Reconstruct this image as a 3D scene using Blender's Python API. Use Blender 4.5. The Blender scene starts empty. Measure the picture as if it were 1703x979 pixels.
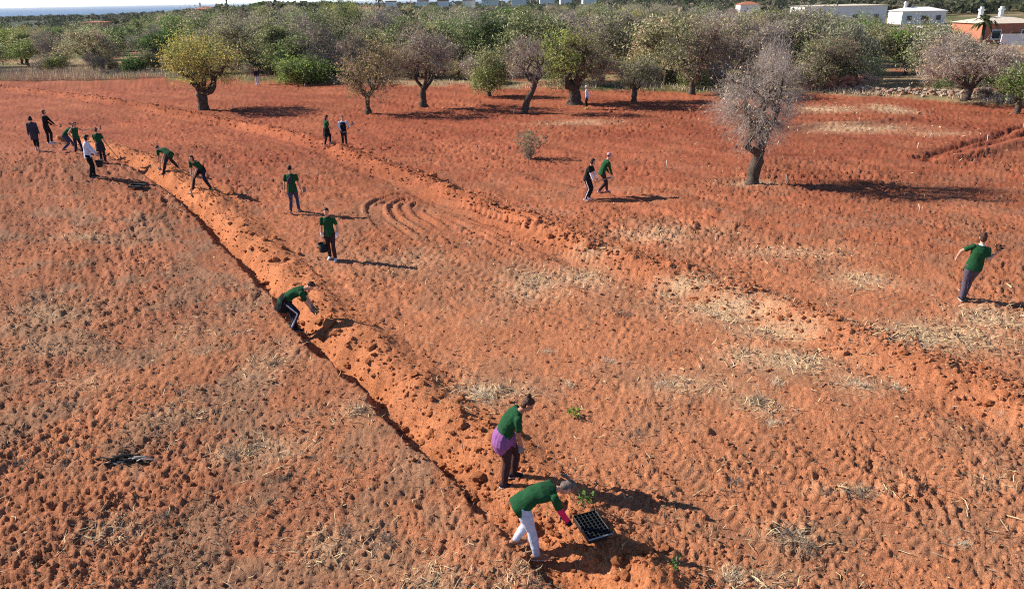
import bpy, bmesh, math, random
import numpy as np
from mathutils import Vector, Matrix

# ------------------------------------------------------------------ camera
scene = bpy.context.scene
COL = scene.collection
IW, IH = 1703.0, 979.0
FPX = 1180.0                       # focal length in photograph pixels
CAM_H = 7.4
PITCH = math.radians(22.6)
ROLL = math.radians(1.1)
_F = np.array([0, math.cos(PITCH), -math.sin(PITCH)])
_R0 = np.array([1.0, 0, 0]); _U0 = np.array([0, math.sin(PITCH), math.cos(PITCH)])
_R = _R0 * math.cos(ROLL) - _U0 * math.sin(ROLL)
_U = _U0 * math.cos(ROLL) + _R0 * math.sin(ROLL)
CAM = np.array([0.0, 0.0, CAM_H])
cd = bpy.data.cameras.new('camera')
cam = bpy.data.objects.new('camera', cd); COL.objects.link(cam)
cam.matrix_world = Matrix(((_R[0], _U[0], -_F[0], 0), (_R[1], _U[1], -_F[1], 0), (_R[2], _U[2], -_F[2], CAM_H), (0, 0, 0, 1)))
cd.sensor_fit = 'HORIZONTAL'; cd.sensor_width = 36.0; cd.lens = 36.0 * FPX / IW
cd.clip_start = 0.1; cd.clip_end = 120000
scene.camera = cam

# ------------------------------------------------------------------ sky, sun, exposure
SUN_EL = math.radians(31)
SUN_FROM = np.array([-1.0, 0.30])                       # horizontal direction the light comes from
SUN_FROM = SUN_FROM / np.linalg.norm(SUN_FROM)
world = bpy.data.worlds.new('World'); scene.world = world; world.use_nodes = True
wn = world.node_tree; wn.nodes.clear()
sky = wn.nodes.new('ShaderNodeTexSky'); sky.sky_type = 'NISHITA'; sky.sun_disc = False
sky.sun_elevation = SUN_EL; sky.sun_rotation = math.atan2(SUN_FROM[0], SUN_FROM[1])
sky.altitude = 60; sky.air_density = 0.6; sky.dust_density = 0.1; sky.ozone_density = 3.0
bg = wn.nodes.new('ShaderNodeBackground'); bg.inputs['Strength'].default_value = 0.10
wo = wn.nodes.new('ShaderNodeOutputWorld')
wn.links.new(sky.outputs[0], bg.inputs['Color']); wn.links.new(bg.outputs[0], wo.inputs['Surface'])
sd = bpy.data.lights.new('sun', 'SUN'); sd.energy = 5.0; sd.angle = math.radians(0.53); sd.color = (1.0, 0.93, 0.83)
sun = bpy.data.objects.new('sun', sd); COL.objects.link(sun)
_sv = Vector((SUN_FROM[0] * math.cos(SUN_EL), SUN_FROM[1] * math.cos(SUN_EL), math.sin(SUN_EL)))
sun.rotation_euler = _sv.to_track_quat('Z', 'Y').to_euler(); sun.location = (-40, 20, 40)
vs = scene.view_settings
vs.view_transform = 'Standard'; vs.look = 'None'; vs.gamma = 1.0; vs.exposure = 0.74; vs.use_curve_mapping = False
scene.cycles.max_bounces = 6; scene.cycles.diffuse_bounces = 2; scene.cycles.transparent_max_bounces = 8
scene.cycles.volume_bounces = 0
scene.cycles.use_denoising = False
scene.cycles.filter_width = 1.1

# ------------------------------------------------------------------ noise (numpy, deterministic)
def _hash(ix, iy, seed):
    h = (ix.astype(np.int64) * 374761393 + iy.astype(np.int64) * 668265263 + seed * 1442695041) & 0xFFFFFFFF
    h = ((h ^ (h >> 13)) * 1274126177) & 0xFFFFFFFF
    h = (h ^ (h >> 16))
    return (h & 0xFFFFFF).astype(np.float64) / float(0xFFFFFF)
def vnoise(x, y, seed=0):
    fx = np.floor(x); fy = np.floor(y); tx = x - fx; ty = y - fy
    tx = tx * tx * (3 - 2 * tx); ty = ty * ty * (3 - 2 * ty)
    a = _hash(fx, fy, seed); b = _hash(fx + 1, fy, seed); c = _hash(fx, fy + 1, seed); d = _hash(fx + 1, fy + 1, seed)
    return (a * (1 - tx) + b * tx) * (1 - ty) + (c * (1 - tx) + d * tx) * ty
def fbm(x, y, octv=4, seed=0, gain=0.5):
    s = np.zeros_like(x, dtype=np.float64); a = 1.0; t = 0.0
    for o in range(octv):
        ca, sa_ = math.cos(1.1 * o + .4), math.sin(1.1 * o + .4); f = 1.93 ** o
        s += a * vnoise((x * ca - y * sa_) * f + 17.3 * o, (x * sa_ + y * ca) * f - 9.1 * o, seed + o); t += a; a *= gain
    return s / t
def clods(x, y, cell, seed, rmin=0.25, rmax=0.6, keep=0.8):
    """height of half-buried irregular lumps scattered one per cell"""
    gx = x / cell; gy = y / cell
    wx = gx + 0.45 * (vnoise(gx * 2.3, gy * 2.3, seed + 50) - .5); wy = gy + 0.45 * (vnoise(gx * 2.3 + 40, gy * 2.3, seed + 51) - .5)
    fx = np.floor(wx); fy = np.floor(wy); best = np.zeros_like(wx)
    for dx in (-1, 0, 1):
        for dy in (-1, 0, 1):
            cx = fx + dx; cy = fy + dy
            k = _hash(cx, cy, seed + 3)
            px = cx + 0.15 + 0.7 * _hash(cx, cy, seed); py = cy + 0.15 + 0.7 * _hash(cx, cy, seed + 1)
            r = rmin + (rmax - rmin) * _hash(cx, cy, seed + 2) ** 1.6
            d2 = ((wx - px) ** 2 + (wy - py) ** 2) / (r * r)
            h = np.where((d2 < 1) & (k < keep), r * np.sqrt(np.maximum(0, 1 - d2)), 0)
            best = np.maximum(best, h)
    return best * cell
def sstep(a, b, x):
    t = np.clip((x - a) / (b - a), 0, 1); return t * t * (3 - 2 * t)

# ------------------------------------------------------------------ the lie of the land
def macro(x, y):
    x = np.asarray(x, float); y = np.asarray(y, float)
    z = 0.9 * np.exp(-(((x + 24) / 13) ** 2 + ((y - 30) / 12) ** 2))
    z = z - 0.55 * sstep(26, 58, y)
    # beyond the field: a low hill with a house on the left, then the land falls away to the sea
    z = z + 5.0 * np.exp(-(((x + 122) / 70) ** 2 + ((y - 300) / 110) ** 2))
    d = np.sqrt(x * x + y * y)
    left = sstep(-0.25, -0.55, x / np.maximum(y, 1))
    z = z - left * (9.0 * sstep(90, 420, d)) - 46 * sstep(700, 6500, d) + 6.0 * sstep(250, 700, d) * sstep(0.0, 0.5, x / np.maximum(y, 1))
    z = z + sstep(420, 900, d) * (fbm(x / 700, y / 500, 3, 71) - .5) * (10 + 14 * sstep(1200, 3000, d))
    return z
def ray(px, py):
    v = _F + _R * ((px - IW / 2) / FPX) - _U * ((py - IH / 2) / FPX)
    return v / np.linalg.norm(v)
def G(px, py, z0=0.0):
    """where the line of sight through a photograph pixel meets the ground"""
    d = ray(px, py); zt = z0
    for _ in range(60):
        t = (zt - CAM_H) / min(d[2], -1e-4); p = CAM + d * t
        zt = 0.6 * zt + 0.4 * (float(macro(p[0], p[1])) + z0)
    return np.array([p[0], p[1], float(macro(p[0], p[1]))])
def project(p):
    q = np.asarray(p, float) - CAM; zc = q @ _F
    return IW / 2 + FPX * (q @ _R) / zc, IH / 2 - FPX * (q @ _U) / zc, zc
def top_height(base, px, py):
    """height above base of the point seen at (px, py) if it stands straight above base's distance"""
    d = ray(px, py); t = base[1] / d[1]
    return CAM_H + d[2] * t - base[2], d[0] * t
def pxm(base):                       # photograph pixels per metre at a spot
    return FPX / ((np.asarray(base) - CAM) @ _F)

def polydist(x, y, pts):
    """signed distance (positive = to the right when walking along pts) and run length to a polyline"""
    best = np.full(x.shape, 1e9); sgn = np.zeros_like(x); run = np.zeros_like(x); acc = 0.0
    for a, b in zip(pts[:-1], pts[1:]):
        d = np.array([b[0] - a[0], b[1] - a[1]]); L = math.hypot(*d); u = d / L
        rx = x - a[0]; ry = y - a[1]; t = np.clip(rx * u[0] + ry * u[1], 0, L)
        ex = rx - t * u[0]; ey = ry - t * u[1]; dist = ex * ex + ey * ey
        m = dist < best
        best = np.where(m, dist, best); sgn = np.where(m, np.sign(ex * u[1] - ey * u[0]), sgn); run = np.where(m, acc + t, run)
        acc += L
    return np.sqrt(best) * np.where(sgn == 0, 1, sgn), run
def smooth_poly(pix, n=6):
    P = np.array([G(*p)[:2] for p in pix]); out = []
    for i in range(len(P) - 1):
        p0 = P[max(i - 1, 0)]; p1 = P[i]; p2 = P[i + 1]; p3 = P[min(i + 2, len(P) - 1)]
        for k in range(n):
            t = k / n
            out.append(0.5 * ((2 * p1) + (-p0 + p2) * t + (2 * p0 - 5 * p1 + 4 * p2 - p3) * t * t + (-p0 + 3 * p1 - 3 * p2 + p3) * t ** 3))
    out.append(P[-1]); return np.array(out)

TRENCH = smooth_poly([(960, 1015), (905, 955), (850, 902), (762, 812), (700, 748), (642, 690), (570, 622), (505, 562), (455, 505), (400, 440), (345, 385), (300, 335), (255, 300), (205, 270), (150, 250), (100, 234)], 4)
RIDGE2 = smooth_poly([(1800, 722), (1690, 668), (1580, 622), (1480, 582), (1350, 535), (1220, 487), (1100, 452), (1000, 420), (900, 380), (800, 342), (700, 300), (610, 268), (540, 240), (440, 215), (330, 195), (240, 178), (170, 166), (95, 157), (0, 146)], 4)
FURROWS = [smooth_poly(p, 4) for p in (
    [(1300, 217), (1345, 208), (1400, 207), (1450, 203), (1492, 198)],
    [(1540, 262), (1590, 248), (1650, 232), (1720, 210)],
    [(1560, 268), (1640, 247), (1720, 226)],
    [(620, 200), (720, 208), (860, 222), (1000, 232), (1180, 246)],
    [(350, 170), (480, 172), (620, 172), (780, 186), (960, 198), (1180, 205)],
    [(1290, 262), (1400, 262), (1520, 270), (1703, 290)],
    [(900, 300), (1050, 330), (1250, 375), (1450, 405), (1703, 432)])]
TRACKS = [smooth_poly(p, 5) for p in (
    [(560, 205), (640, 222), (740, 240), (880, 262), (1000, 288)],
    [(500, 232), (580, 262), (660, 305), (760, 352), (880, 402), (1010, 445)],
    [(720, 395), (680, 372), (655, 348), (668, 334), (700, 330), (760, 345), (860, 378)],
    [(700, 338), (690, 352), (712, 374), (790, 410), (900, 452), (1000, 490)],
    [(1380, 660), (1450, 705), (1530, 765), (1620, 840), (1720, 930)],
    [(1180, 690), (1240, 740), (1330, 815), (1430, 900), (1500, 990)],
    [(320, 160), (200, 150), (60, 146)])]
FIELD_EDGE_PX = [(-260, 138), (0, 136), (100, 136), (270, 131), (420, 137), (560, 140), (650, 141), (800, 148), (960, 151), (1100, 153), (1220, 156), (1340, 157), (1480, 163), (1570, 170), (1640, 175), (1703, 178), (1960, 186)]
FIELD_EDGE = np.array([G(*p)[:2] for p in FIELD_EDGE_PX])
def edge_y(x):
    return np.interp(x, FIELD_EDGE[:, 0], FIELD_EDGE[:, 1])
# patches of straw: centre px, half sizes px, strength
STRAW_PX = [(1210, 512, 90, 22, 1.0), (1140, 480, 60, 14, .9), (1290, 548, 70, 18, 1.0), (1560, 560, 120, 28, 1.0), (1655, 530, 60, 24, 1.0), (1430, 465, 60, 16, .8), (1320, 600, 90, 22, .8), (1420, 632, 60, 20, .7), (1240, 590, 60, 20, .6),
            (890, 470, 70, 28, .6), (960, 460, 70, 20, .6), (1000, 425, 60, 12, .5), (800, 655, 55, 24, .7), (860, 650, 40, 16, .5), (1260, 670, 50, 22, .6), (300, 690, 80, 18, .2), (430, 745, 90, 26, .5), (90, 520, 90, 40, .3), (60, 580, 90, 30, .25), (330, 560, 80, 40, .2), (450, 600, 60, 40, .35), (600, 680, 40, 20, .5), (150, 640, 70, 30, .25), (130, 395, 40, 10, .5), (1370, 182, 70, 6, .9), (1430, 214, 110, 8, .8), (1480, 182, 34, 9, 1.0), (1150, 640, 100, 24, .4), (960, 205, 80, 4, .5), (1560, 222, 60, 5, .5), (1090, 390, 90, 14, .5), (1320, 420, 120, 12, .4), (700, 430, 60, 20, .35), (850, 960, 60, 30, .3), (560, 900, 90, 40, .35), (190, 880, 60, 30, .4), (1310, 890, 60, 25, .5), (1430, 815, 70, 12, .5), (1650, 800, 50, 20, .4), (720, 965, 80, 30, .5), (1250, 960, 60, 20, .5), (1240, 306, 50, 5, .8)]
_SP = []
for (px, py, ax, ay, st) in STRAW_PX:
    c = G(px, py); e = G(px + ax, py); f = G(px, py + ay); g = G(px, py - ay)
    _SP.append((c[0], c[1], abs(e[0] - c[0]), 0.5 * abs(f[1] - g[1]), st))
def straw_amount(x, y):
    s = np.zeros_like(x)
    for cx, cy, rx, ry, st in _SP:
        d = ((x - cx) / rx) ** 2 + ((y - cy) / ry) ** 2
        s = np.maximum(s, st * np.exp(-d * 1.3))
    return np.clip(s * (0.35 + 1.3 * fbm(x / .6, y / .6, 3, 5)), 0, 1)

def soil(x, y):
    """fine height of the ground, and colour weights"""
    x = np.asarray(x, float); y = np.asarray(y, float)
    z = macro(x, y)
    inf = sstep(0.4, -0.4, y - edge_y(x) - 0.8 * (vnoise(x / 1.5, y * 0, 9) - .5))        # 1 inside the ploughed field
    n1 = fbm(x / 1.1, y / 1.1, 3, 11); n2 = fbm(x / .33, y / .33, 3, 21); big = fbm(x / 5.5, y / 5.5, 3, 31)
    s1, r1 = polydist(x, y, TRENCH)
    wob = 0.26 * (fbm(r1 / .7, r1 * 0 + 3, 3, 41) - .5) + .12 * (n2 - .5)
    s = s1 + wob
    fade = sstep(0, 1.5, r1)
    wr = 1.45 + 0.5 * (vnoise(r1 / 1.9, r1 * 0, 43) - .5)
    hm = 0.15 + 0.22 * (vnoise(r1 / 0.9, r1 * 0 + 8, 44) - .3) + 0.16 * (fbm(x / .55, y / .55, 2, 49) - .5)
    cut = sstep(-0.03, 0.05, s) * (1 - sstep(0.30, 0.78, s))
    deep = 0.35 + 0.24 * (vnoise(r1 / .8, r1 * 0 + 5, 47) - .5)
    deep = deep * (.45 + .55 * sstep(3.0, 5.0, r1))
    mound = np.where(s > 0.1, hm * np.exp(-((s - 1.12) / (0.52 * wr / 1.45)) ** 2), 0)
    lip = 0.02 * np.exp(-((s + 0.22) / 0.2) ** 2)
    on1 = (sstep(0.0, 0.1, s) * (1 - sstep(wr + .2, wr + 0.75, s)))
    z = z + (-deep * cut + mound + lip) * 1.0
    s2, r2 = polydist(x, y, RIDGE2)
    s2 = s2 + 0.35 * (fbm(r2 / 1.3, r2 * 0 + 1, 3, 45) - .5)
    w2 = 0.62 + 0.3 * (vnoise(r2 / 2.2, r2 * 0, 46) - .5)
    m2 = np.exp(-(s2 / w2) ** 2)
    z = z + 0.26 * m2 * (0.35 + 1.1 * fbm(x / .9, y / .9, 2, 48)) - 0.10 * np.exp(-((s2 + 1.15) / .4) ** 2)
    on2 = np.exp(-(s2 / .95) ** 2)
    fz = np.zeros_like(x); onf = np.zeros_like(x)
    for k, f in enumerate(FURROWS):
        sf, rf = polydist(x, y, f); sf = sf + 0.5 * (fbm(rf / 2, rf * 0 + k, 2, 60 + k) - .5)
        a = 0.22 if k < 3 else 0.13
        fz = fz + a * np.exp(-((sf - .5) / .45) ** 2) - a * 1.1 * np.exp(-((sf + .3) / .32) ** 2)
        onf = np.maximum(onf, np.exp(-(sf / .9) ** 2))
    # shallow parallel plough lines, following the second ridge on its far side
    far = sstep(1.5, 6, s2) if False else sstep(0, 6, y - 24 - 0.35 * x * 0)
    pl = np.sin((y * 0.985 + x * 0.17 + 0.8 * (fbm(x / 6, y / 6, 2, 91) - .5)) * 2 * math.pi / 1.05)
    rough = (0.65 + 0.55 * sstep(.35, .7, big)) * (1 - .35 * on1) * (1 - .22 * sstep(.8, 2.5, s1) * sstep(26, 16, y))
    tr = np.zeros_like(x); tz = np.zeros_like(x)
    for k, t in enumerate(TRACKS):
        st, rt = polydist(x, y, t)
        for off in ((0.0,) if k == 2 else (-0.0, 1.5)):
            q = st - off; LT = float(np.linalg.norm(np.diff(t, axis=0), axis=1).sum()); w = sstep(.02, .5, rt) * sstep(LT - .02, LT - .5, rt) * sstep(.30, .20, np.abs(q)) * sstep(.38, .62, vnoise(rt / 3.5, rt * 0 + k, 95) + .25)
            lug = np.sin((rt + 0.55 * np.abs(q)) * 2 * math.pi / (0.30 if k in (2, 3) else 0.19))
            tz = np.where(w > tr, (-0.045 + 0.038 * np.tanh(2.5 * lug)) * w * (1.0 if k == 2 else .5 if k < 4 else .3), tz); tr = np.maximum(tr, w)
        if k == 2:
            arc = sstep(1.5, 1.1, np.abs(st)) * sstep(.3, 1.2, rt); tz = tz + arc * .045 * np.tanh(2 * np.sin(st * 2 * math.pi / .42 + .5 * np.sin(rt * 3))) * (.5 + vnoise(rt / .5, st / .3, 96)); tr = np.maximum(tr, arc * .8)
    sm = 1 - 0.75 * tr
    c1 = clods(x, y, .34, 101, .16, .55, .62); c2 = clods(x, y, .16, 111, .15, .6, .6); c3 = clods(x, y, .07, 121, .2, .6, .6)
    ridge = np.clip(on1 + on2 * .8 + onf * .6, 0, 1)
    fine = fbm(x / .21, y / .21, 4, 131, .72); crust = fbm(x / .085, y / .085, 3, 141, .7)
    pits = sstep(.44, .30, crust) + .8 * sstep(.40, .28, fine)
    pat = sstep(.46, .60, fbm(x / 1.7, y / 1.3, 3, 151)); pat = np.maximum(pat, .55 * ridge)
    streak = fbm(r2 / 1.3, s2 / .17, 3, 161, .6) * sstep(10, 18, y) + .5 * sstep(18, 10, y)
    det = (n1 - .5) * .06 + sm * rough * ((fine - .5) * (.050 + .060 * pat) + (crust - .5) * .105 - pits * .012 * (.3 + pat) + (streak - .5) * .12
          + c1 * (.42 + .14 * ridge) * sstep(.55, .64, n1 + .05 * ridge) * (.3 + .7 * pat) + c2 * .55 * sstep(.50, .60, n2) * (.25 + .75 * pat) + c3 * .8 * sstep(.45, .6, crust)) + tz + fz
    det = det + 0.05 * pl * far * (1 - ridge) * (1 - tr)
    dist = np.sqrt(x * x + y * y)
    out = sstep(-.5, 2.5, y - edge_y(x))
    z = z + inf * det + (1 - inf) * (0.22 + 0.12 * (n1 - .5)) * sstep(-.5, .8, y - edge_y(x)) + (1 - inf) * 0.3 * (big - .5) * sstep(200, 90, dist)
    return dict(z=z, inf=inf, on1=on1, cut=cut, on2=on2, onf=onf, s1=s1, tr=tr, big=big, n1=n1, n2=n2, r2=r2, s2=s2)
def soil_z(x, y):
    return float(soil(np.array([float(x)]), np.array([float(y)]))['z'][0])
def soil_zs(x, y):
    return soil(np.asarray(x, float), np.asarray(y, float))['z']

# ------------------------------------------------------------------ object helpers
def tag(o, label=None, cat=None, group=None, kind=None):
    if label: o['label'] = label
    if cat: o['category'] = cat
    if group: o['group'] = group
    if kind: o['kind'] = kind
    return o
def empty(name, loc=(0, 0, 0), rz=0.0):
    o = bpy.data.objects.new(name, None); COL.objects.link(o)
    o.location = loc; o.rotation_euler = (0, 0, rz); o.empty_display_size = 0.1
    return o
def link(name, me, mat=None, parent=None):
    o = bpy.data.objects.new(name, me); COL.objects.link(o)
    if mat is not None and not me.materials: me.materials.append(mat)
    if parent is not None: o.parent = parent
    return o
def np_mesh(name, V, faces_list, smooth=True):
    """V (n,3); faces_list: list of int arrays (m,k) with one k each"""
    me = bpy.data.meshes.new(name)
    V = np.asarray(V, np.float32); me.vertices.add(len(V)); me.vertices.foreach_set('co', V.ravel())
    loops = np.concatenate([np.asarray(f, np.int32).ravel() for f in faces_list])
    tot = np.concatenate([np.full(len(f), f.shape[1], np.int32) for f in faces_list])
    start = np.concatenate([[0], np.cumsum(tot)[:-1]]).astype(np.int32)
    me.loops.add(len(loops)); me.loops.foreach_set('vertex_index', loops)
    me.polygons.add(len(tot)); me.polygons.foreach_set('loop_start', start); me.polygons.foreach_set('loop_total', tot)
    me.update(calc_edges=True)
    me.polygons.foreach_set('use_smooth', np.full(len(tot), smooth, bool))
    return me
def set_col(me, name, rgb):
    a = me.color_attributes.new(name, 'FLOAT_COLOR', 'POINT')
    c = np.ones((len(rgb), 4), np.float32); c[:, :3] = rgb
    a.data.foreach_set('color', c.ravel())

# ------------------------------------------------------------------ materials
MATS = {}
def nodes_of(name):
    m = bpy.data.materials.new(name); m.use_nodes = True; MATS[name] = m
    nt = m.node_tree; b = nt.nodes['Principled BSDF']; b.inputs['Roughness'].default_value = 0.9
    b.inputs['Specular IOR Level'].default_value = 0.2
    return m, nt, b
def mat(name, col, rough=0.85, var=0.25, scale=8.0, bump=0.0, bscale=40.0, spec=0.2, metal=0.0, coord='Object'):
    if name in MATS: return MATS[name]
    m, nt, b = nodes_of(name)
    tc = nt.nodes.new('ShaderNodeTexCoord'); n = nt.nodes.new('ShaderNodeTexNoise'); n.inputs['Scale'].default_value = scale; n.inputs['Detail'].default_value = 5
    nt.links.new(tc.outputs[coord], n.inputs['Vector'])
    mr = nt.nodes.new('ShaderNodeMapRange'); mr.inputs['From Min'].default_value = .3; mr.inputs['From Max'].default_value = .7
    mr.inputs['To Min'].default_value = 1 - var; mr.inputs['To Max'].default_value = 1 + var
    nt.links.new(n.outputs['Fac'], mr.inputs['Value'])
    mx = nt.nodes.new('ShaderNodeVectorMath'); mx.operation = 'SCALE'; mx.inputs[0].default_value = col[:3]
    nt.links.new(mr.outputs[0], mx.inputs['Scale']); nt.links.new(mx.outputs[0], b.inputs['Base Color'])
    b.inputs['Roughness'].default_value = rough; b.inputs['Specular IOR Level'].default_value = spec; b.inputs['Metallic'].default_value = metal
    if bump:
        n2 = nt.nodes.new('ShaderNodeTexNoise'); n2.inputs['Scale'].default_value = bscale; n2.inputs['Detail'].default_value = 4
        nt.links.new(tc.outputs[coord], n2.inputs['Vector'])
        bp = nt.nodes.new('ShaderNodeBump'); bp.inputs['Strength'].default_value = bump; bp.inputs['Distance'].default_value = .02
        nt.links.new(n2.outputs['Fac'], bp.inputs['Height']); nt.links.new(bp.outputs[0], b.inputs['Normal'])
    return m
def srgb(r, g, b):
    f = lambda c: ((c / 255 + .055) / 1.055) ** 2.4 if c > 10 else c / 255 / 12.92
    return (f(r), f(g), f(b))
def attr_mat(name, attr='tint', rough=0.95, var=.25, scale=30, bump=.0, bscale=60, trans=0.0, objvar=0.0, bdist=.03):
    """colour from a per-vertex attribute, grain from noise"""
    m, nt, b = nodes_of(name)
    at = nt.nodes.new('ShaderNodeAttribute'); at.attribute_name = attr
    tc = nt.nodes.new('ShaderNodeTexCoord'); n = nt.nodes.new('ShaderNodeTexNoise'); n.inputs['Scale'].default_value = scale; n.inputs['Detail'].default_value = 6
    nt.links.new(tc.outputs['Object'], n.inputs['Vector'])
    mr = nt.nodes.new('ShaderNodeMapRange'); mr.inputs['From Min'].default_value = .3; mr.inputs['From Max'].default_value = .7
    mr.inputs['To Min'].default_value = 1 - var; mr.inputs['To Max'].default_value = 1 + var
    nt.links.new(n.outputs['Fac'], mr.inputs['Value'])
    mx = nt.nodes.new('ShaderNodeVectorMath'); mx.operation = 'SCALE'
    nt.links.new(at.outputs['Color'], mx.inputs[0]); nt.links.new(mr.outputs[0], mx.inputs['Scale'])
    src = mx.outputs[0]
    if objvar:
        oi = nt.nodes.new('ShaderNodeObjectInfo'); m2 = nt.nodes.new('ShaderNodeMapRange')
        m2.inputs['To Min'].default_value = 1 - objvar; m2.inputs['To Max'].default_value = 1 + objvar
        nt.links.new(oi.outputs['Random'], m2.inputs['Value'])
        hs = nt.nodes.new('ShaderNodeHueSaturation'); m3 = nt.nodes.new('ShaderNodeMapRange')
        m3.inputs['To Min'].default_value = .475; m3.inputs['To Max'].default_value = .52
        mul = nt.nodes.new('ShaderNodeMath'); mul.operation = 'MULTIPLY'; mul.inputs[1].default_value = 7.13
        fr = nt.nodes.new('ShaderNodeMath'); fr.operation = 'FRACT'
        nt.links.new(oi.outputs['Random'], mul.inputs[0]); nt.links.new(mul.outputs[0], fr.inputs[0]); nt.links.new(fr.outputs[0], m3.inputs['Value'])
        nt.links.new(m3.outputs[0], hs.inputs['Hue']); nt.links.new(m2.outputs[0], hs.inputs['Value']); nt.links.new(src, hs.inputs['Color'])
        src = hs.outputs[0]
    nt.links.new(src, b.inputs['Base Color']); b.inputs['Roughness'].default_value = rough; b.inputs['Specular IOR Level'].default_value = .12
    if bump:
        n2 = nt.nodes.new('ShaderNodeTexNoise'); n2.inputs['Scale'].default_value = bscale; n2.inputs['Detail'].default_value = 5; n2.inputs['Roughness'].default_value = .65
        nt.links.new(tc.outputs['Object'], n2.inputs['Vector'])
        bp = nt.nodes.new('ShaderNodeBump'); bp.inputs['Strength'].default_value = bump; bp.inputs['Distance'].default_value = bdist
        nt.links.new(n2.outputs['Fac'], bp.inputs['Height']); nt.links.new(bp.outputs[0], b.inputs['Normal'])
    if trans:
        out = nt.nodes['Material Output']; tr = nt.nodes.new('ShaderNodeBsdfTranslucent'); ms = nt.nodes.new('ShaderNodeMixShader')
        ms.inputs[0].default_value = trans
        nt.links.new(src, tr.inputs['Color']); nt.links.new(b.outputs[0], ms.inputs[1]); nt.links.new(tr.outputs[0], ms.inputs[2]); nt.links.new(ms.outputs[0], out.inputs['Surface'])
    return m

# ================================================================== GROUND (one sheet, field to horizon)
NCOL = 960
d = 4.6; rows = [d]
while d < 78:                         # row spacing grows with distance
    d += 0.020 + 0.0021 * d + 0.00011 * d * d; rows.append(d)
while d < 12000:
    d *= 1.05 if d < 200 else 1.09; rows.append(d)
rows = np.array(rows); NROW = len(rows)
tcol = np.linspace(-1, 1, NCOL - 60)
wid = 0.80 * (0.92 * rows + 2.9) + 1.2
lat = np.concatenate([np.linspace(-3.0, -1.02, 30), tcol, np.linspace(1.02, 3.0, 30)])
jit = (vnoise(np.arange(NCOL) * 7.31, np.arange(NCOL) * 0.0, 5) - .5) * (2.0 / NCOL) * 0
X = (lat + jit)[None, :] * wid[:, None]; Y = np.repeat(rows[:, None], NCOL, 1)
near = rows < 90
xs = X[near].ravel(); ys = Y[near].ravel()
S = soil(xs, ys)
xf = X[~near].ravel(); yf = Y[~near].ravel()
zf = macro(xf, yf) + 0.22 + 0.3 * (fbm(xf / 5.5, yf / 5.5, 3, 31) - .5) * sstep(200, 90, np.sqrt(xf * xf + yf * yf))
V = np.stack([np.concatenate([xs, xf]), np.concatenate([ys, yf]), np.concatenate([S['z'], zf])], 1)
idx = np.arange(NROW * NCOL).reshape(NROW, NCOL)
Q = np.stack([idx[:-1, :-1].ravel(), idx[:-1, 1:].ravel(), idx[1:, 1:].ravel(), idx[1:, :-1].ravel()], 1)
me = np_mesh('ground', V, [Q])
def mixc(a, b, t):
    return a * (1 - t)[:, None] + b * t[:, None]
C_OR = np.array([.455, .182, .088]); C_RED = np.array([.275, .071, .038]); C_BR = np.array([.315, .126, .068]); C_FRESH = np.array([.48, .172, .072]); C_STRAW = np.array([.58, .40, .24])
tone = fbm(xs / 2.4, ys / 2.4, 4, 201)
far_red = sstep(9, 38, ys + 0.12 * xs)
c = np.tile(C_OR, (len(xs), 1)); c = mixc(c, np.tile(C_RED, (len(xs), 1)), np.clip(far_red * (.75 + .5 * (tone - .5)), 0, 1))
leftside = sstep(.1, -.3, S['s1']) * sstep(60, 20, ys)
c = mixc(c, np.tile(C_BR, (len(xs), 1)), np.clip(leftside * (.55 + 1.6 * (tone - .5)), 0, 1))
c = mixc(c, np.tile(C_FRESH, (len(xs), 1)), np.clip(S['on1'] * (.55 + .9 * (tone - .3)), 0, 1))
c = mixc(c, np.tile(C_FRESH * np.array([.88, .74, .70]), (len(xs), 1)), np.clip(S['on2'] * .4, 0, 1))
c = mixc(c, np.tile(C_RED * .82, (len(xs), 1)), np.clip(S['onf'] * .45 * far_red, 0, 1))
lit = sstep(.50, .64, fbm(xs / 1.1, ys / 1.1, 4, 231)) * np.where(S['s1'] < 0, .5, .28) * sstep(45, 20, ys) * (1 - np.clip(S['on1'] + S['on2'], 0, 1))
c = mixc(c, np.tile(np.array([.25, .165, .105]), (len(xs), 1)), lit)
sa = straw_amount(xs, ys)
c = mixc(c, np.tile(C_STRAW, (len(xs), 1)), np.clip(sa * .85, 0, .8))
c *= (0.80 + 0.40 * fbm(xs / .5, ys / .5, 4, 211))[:, None] * (0.88 + 0.24 * fbm(xs / 9, ys / 9, 2, 212))[:, None]
# outside the field: dry grass, olive-grove earth, stripes of green
def outer_col(x, y):
    n = fbm(x / 4, y / 4, 4, 221); g = fbm(x / 13, y / 9, 3, 222)
    dry = np.array([.33, .24, .135]); grn = np.array([.12, .13, .05]); red = np.array([.33, .125, .07])
    o = mixc(np.tile(dry, (len(x), 1)), np.tile(grn, (len(x), 1)), sstep(.42, .62, g)); o = mixc(o, np.tile(red, (len(x), 1)), sstep(.56, .68, n))
    d = np.sqrt(x * x + y * y)
    o = mixc(o, np.tile(np.array([.075, .085, .05]), (len(x), 1)), sstep(260, 420, d))
    b = x / np.maximum(y, 1)
    lawn = sstep(.50, .515, b) * sstep(.605, .59, b) * sstep(78, 80, y) * sstep(150, 140, y)
    st = sstep(.35, .65, .5 + .5 * np.sin(y * 1.1) + (n - .5))
    o = mixc(o, mixc(np.tile(np.array([.15, .15, .05]), (len(x), 1)), np.tile(np.array([.34, .2, .10]), (len(x), 1)), st), lawn)
    path = sstep(-.005, .003, b) * sstep(.035, .027, b) * sstep(90, 94, y) * sstep(260, 240, y)
    o = mixc(o, np.tile(np.array([.42, .17, .10]), (len(x), 1)), path)
    return o * (0.75 + .5 * n)[:, None]
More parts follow.
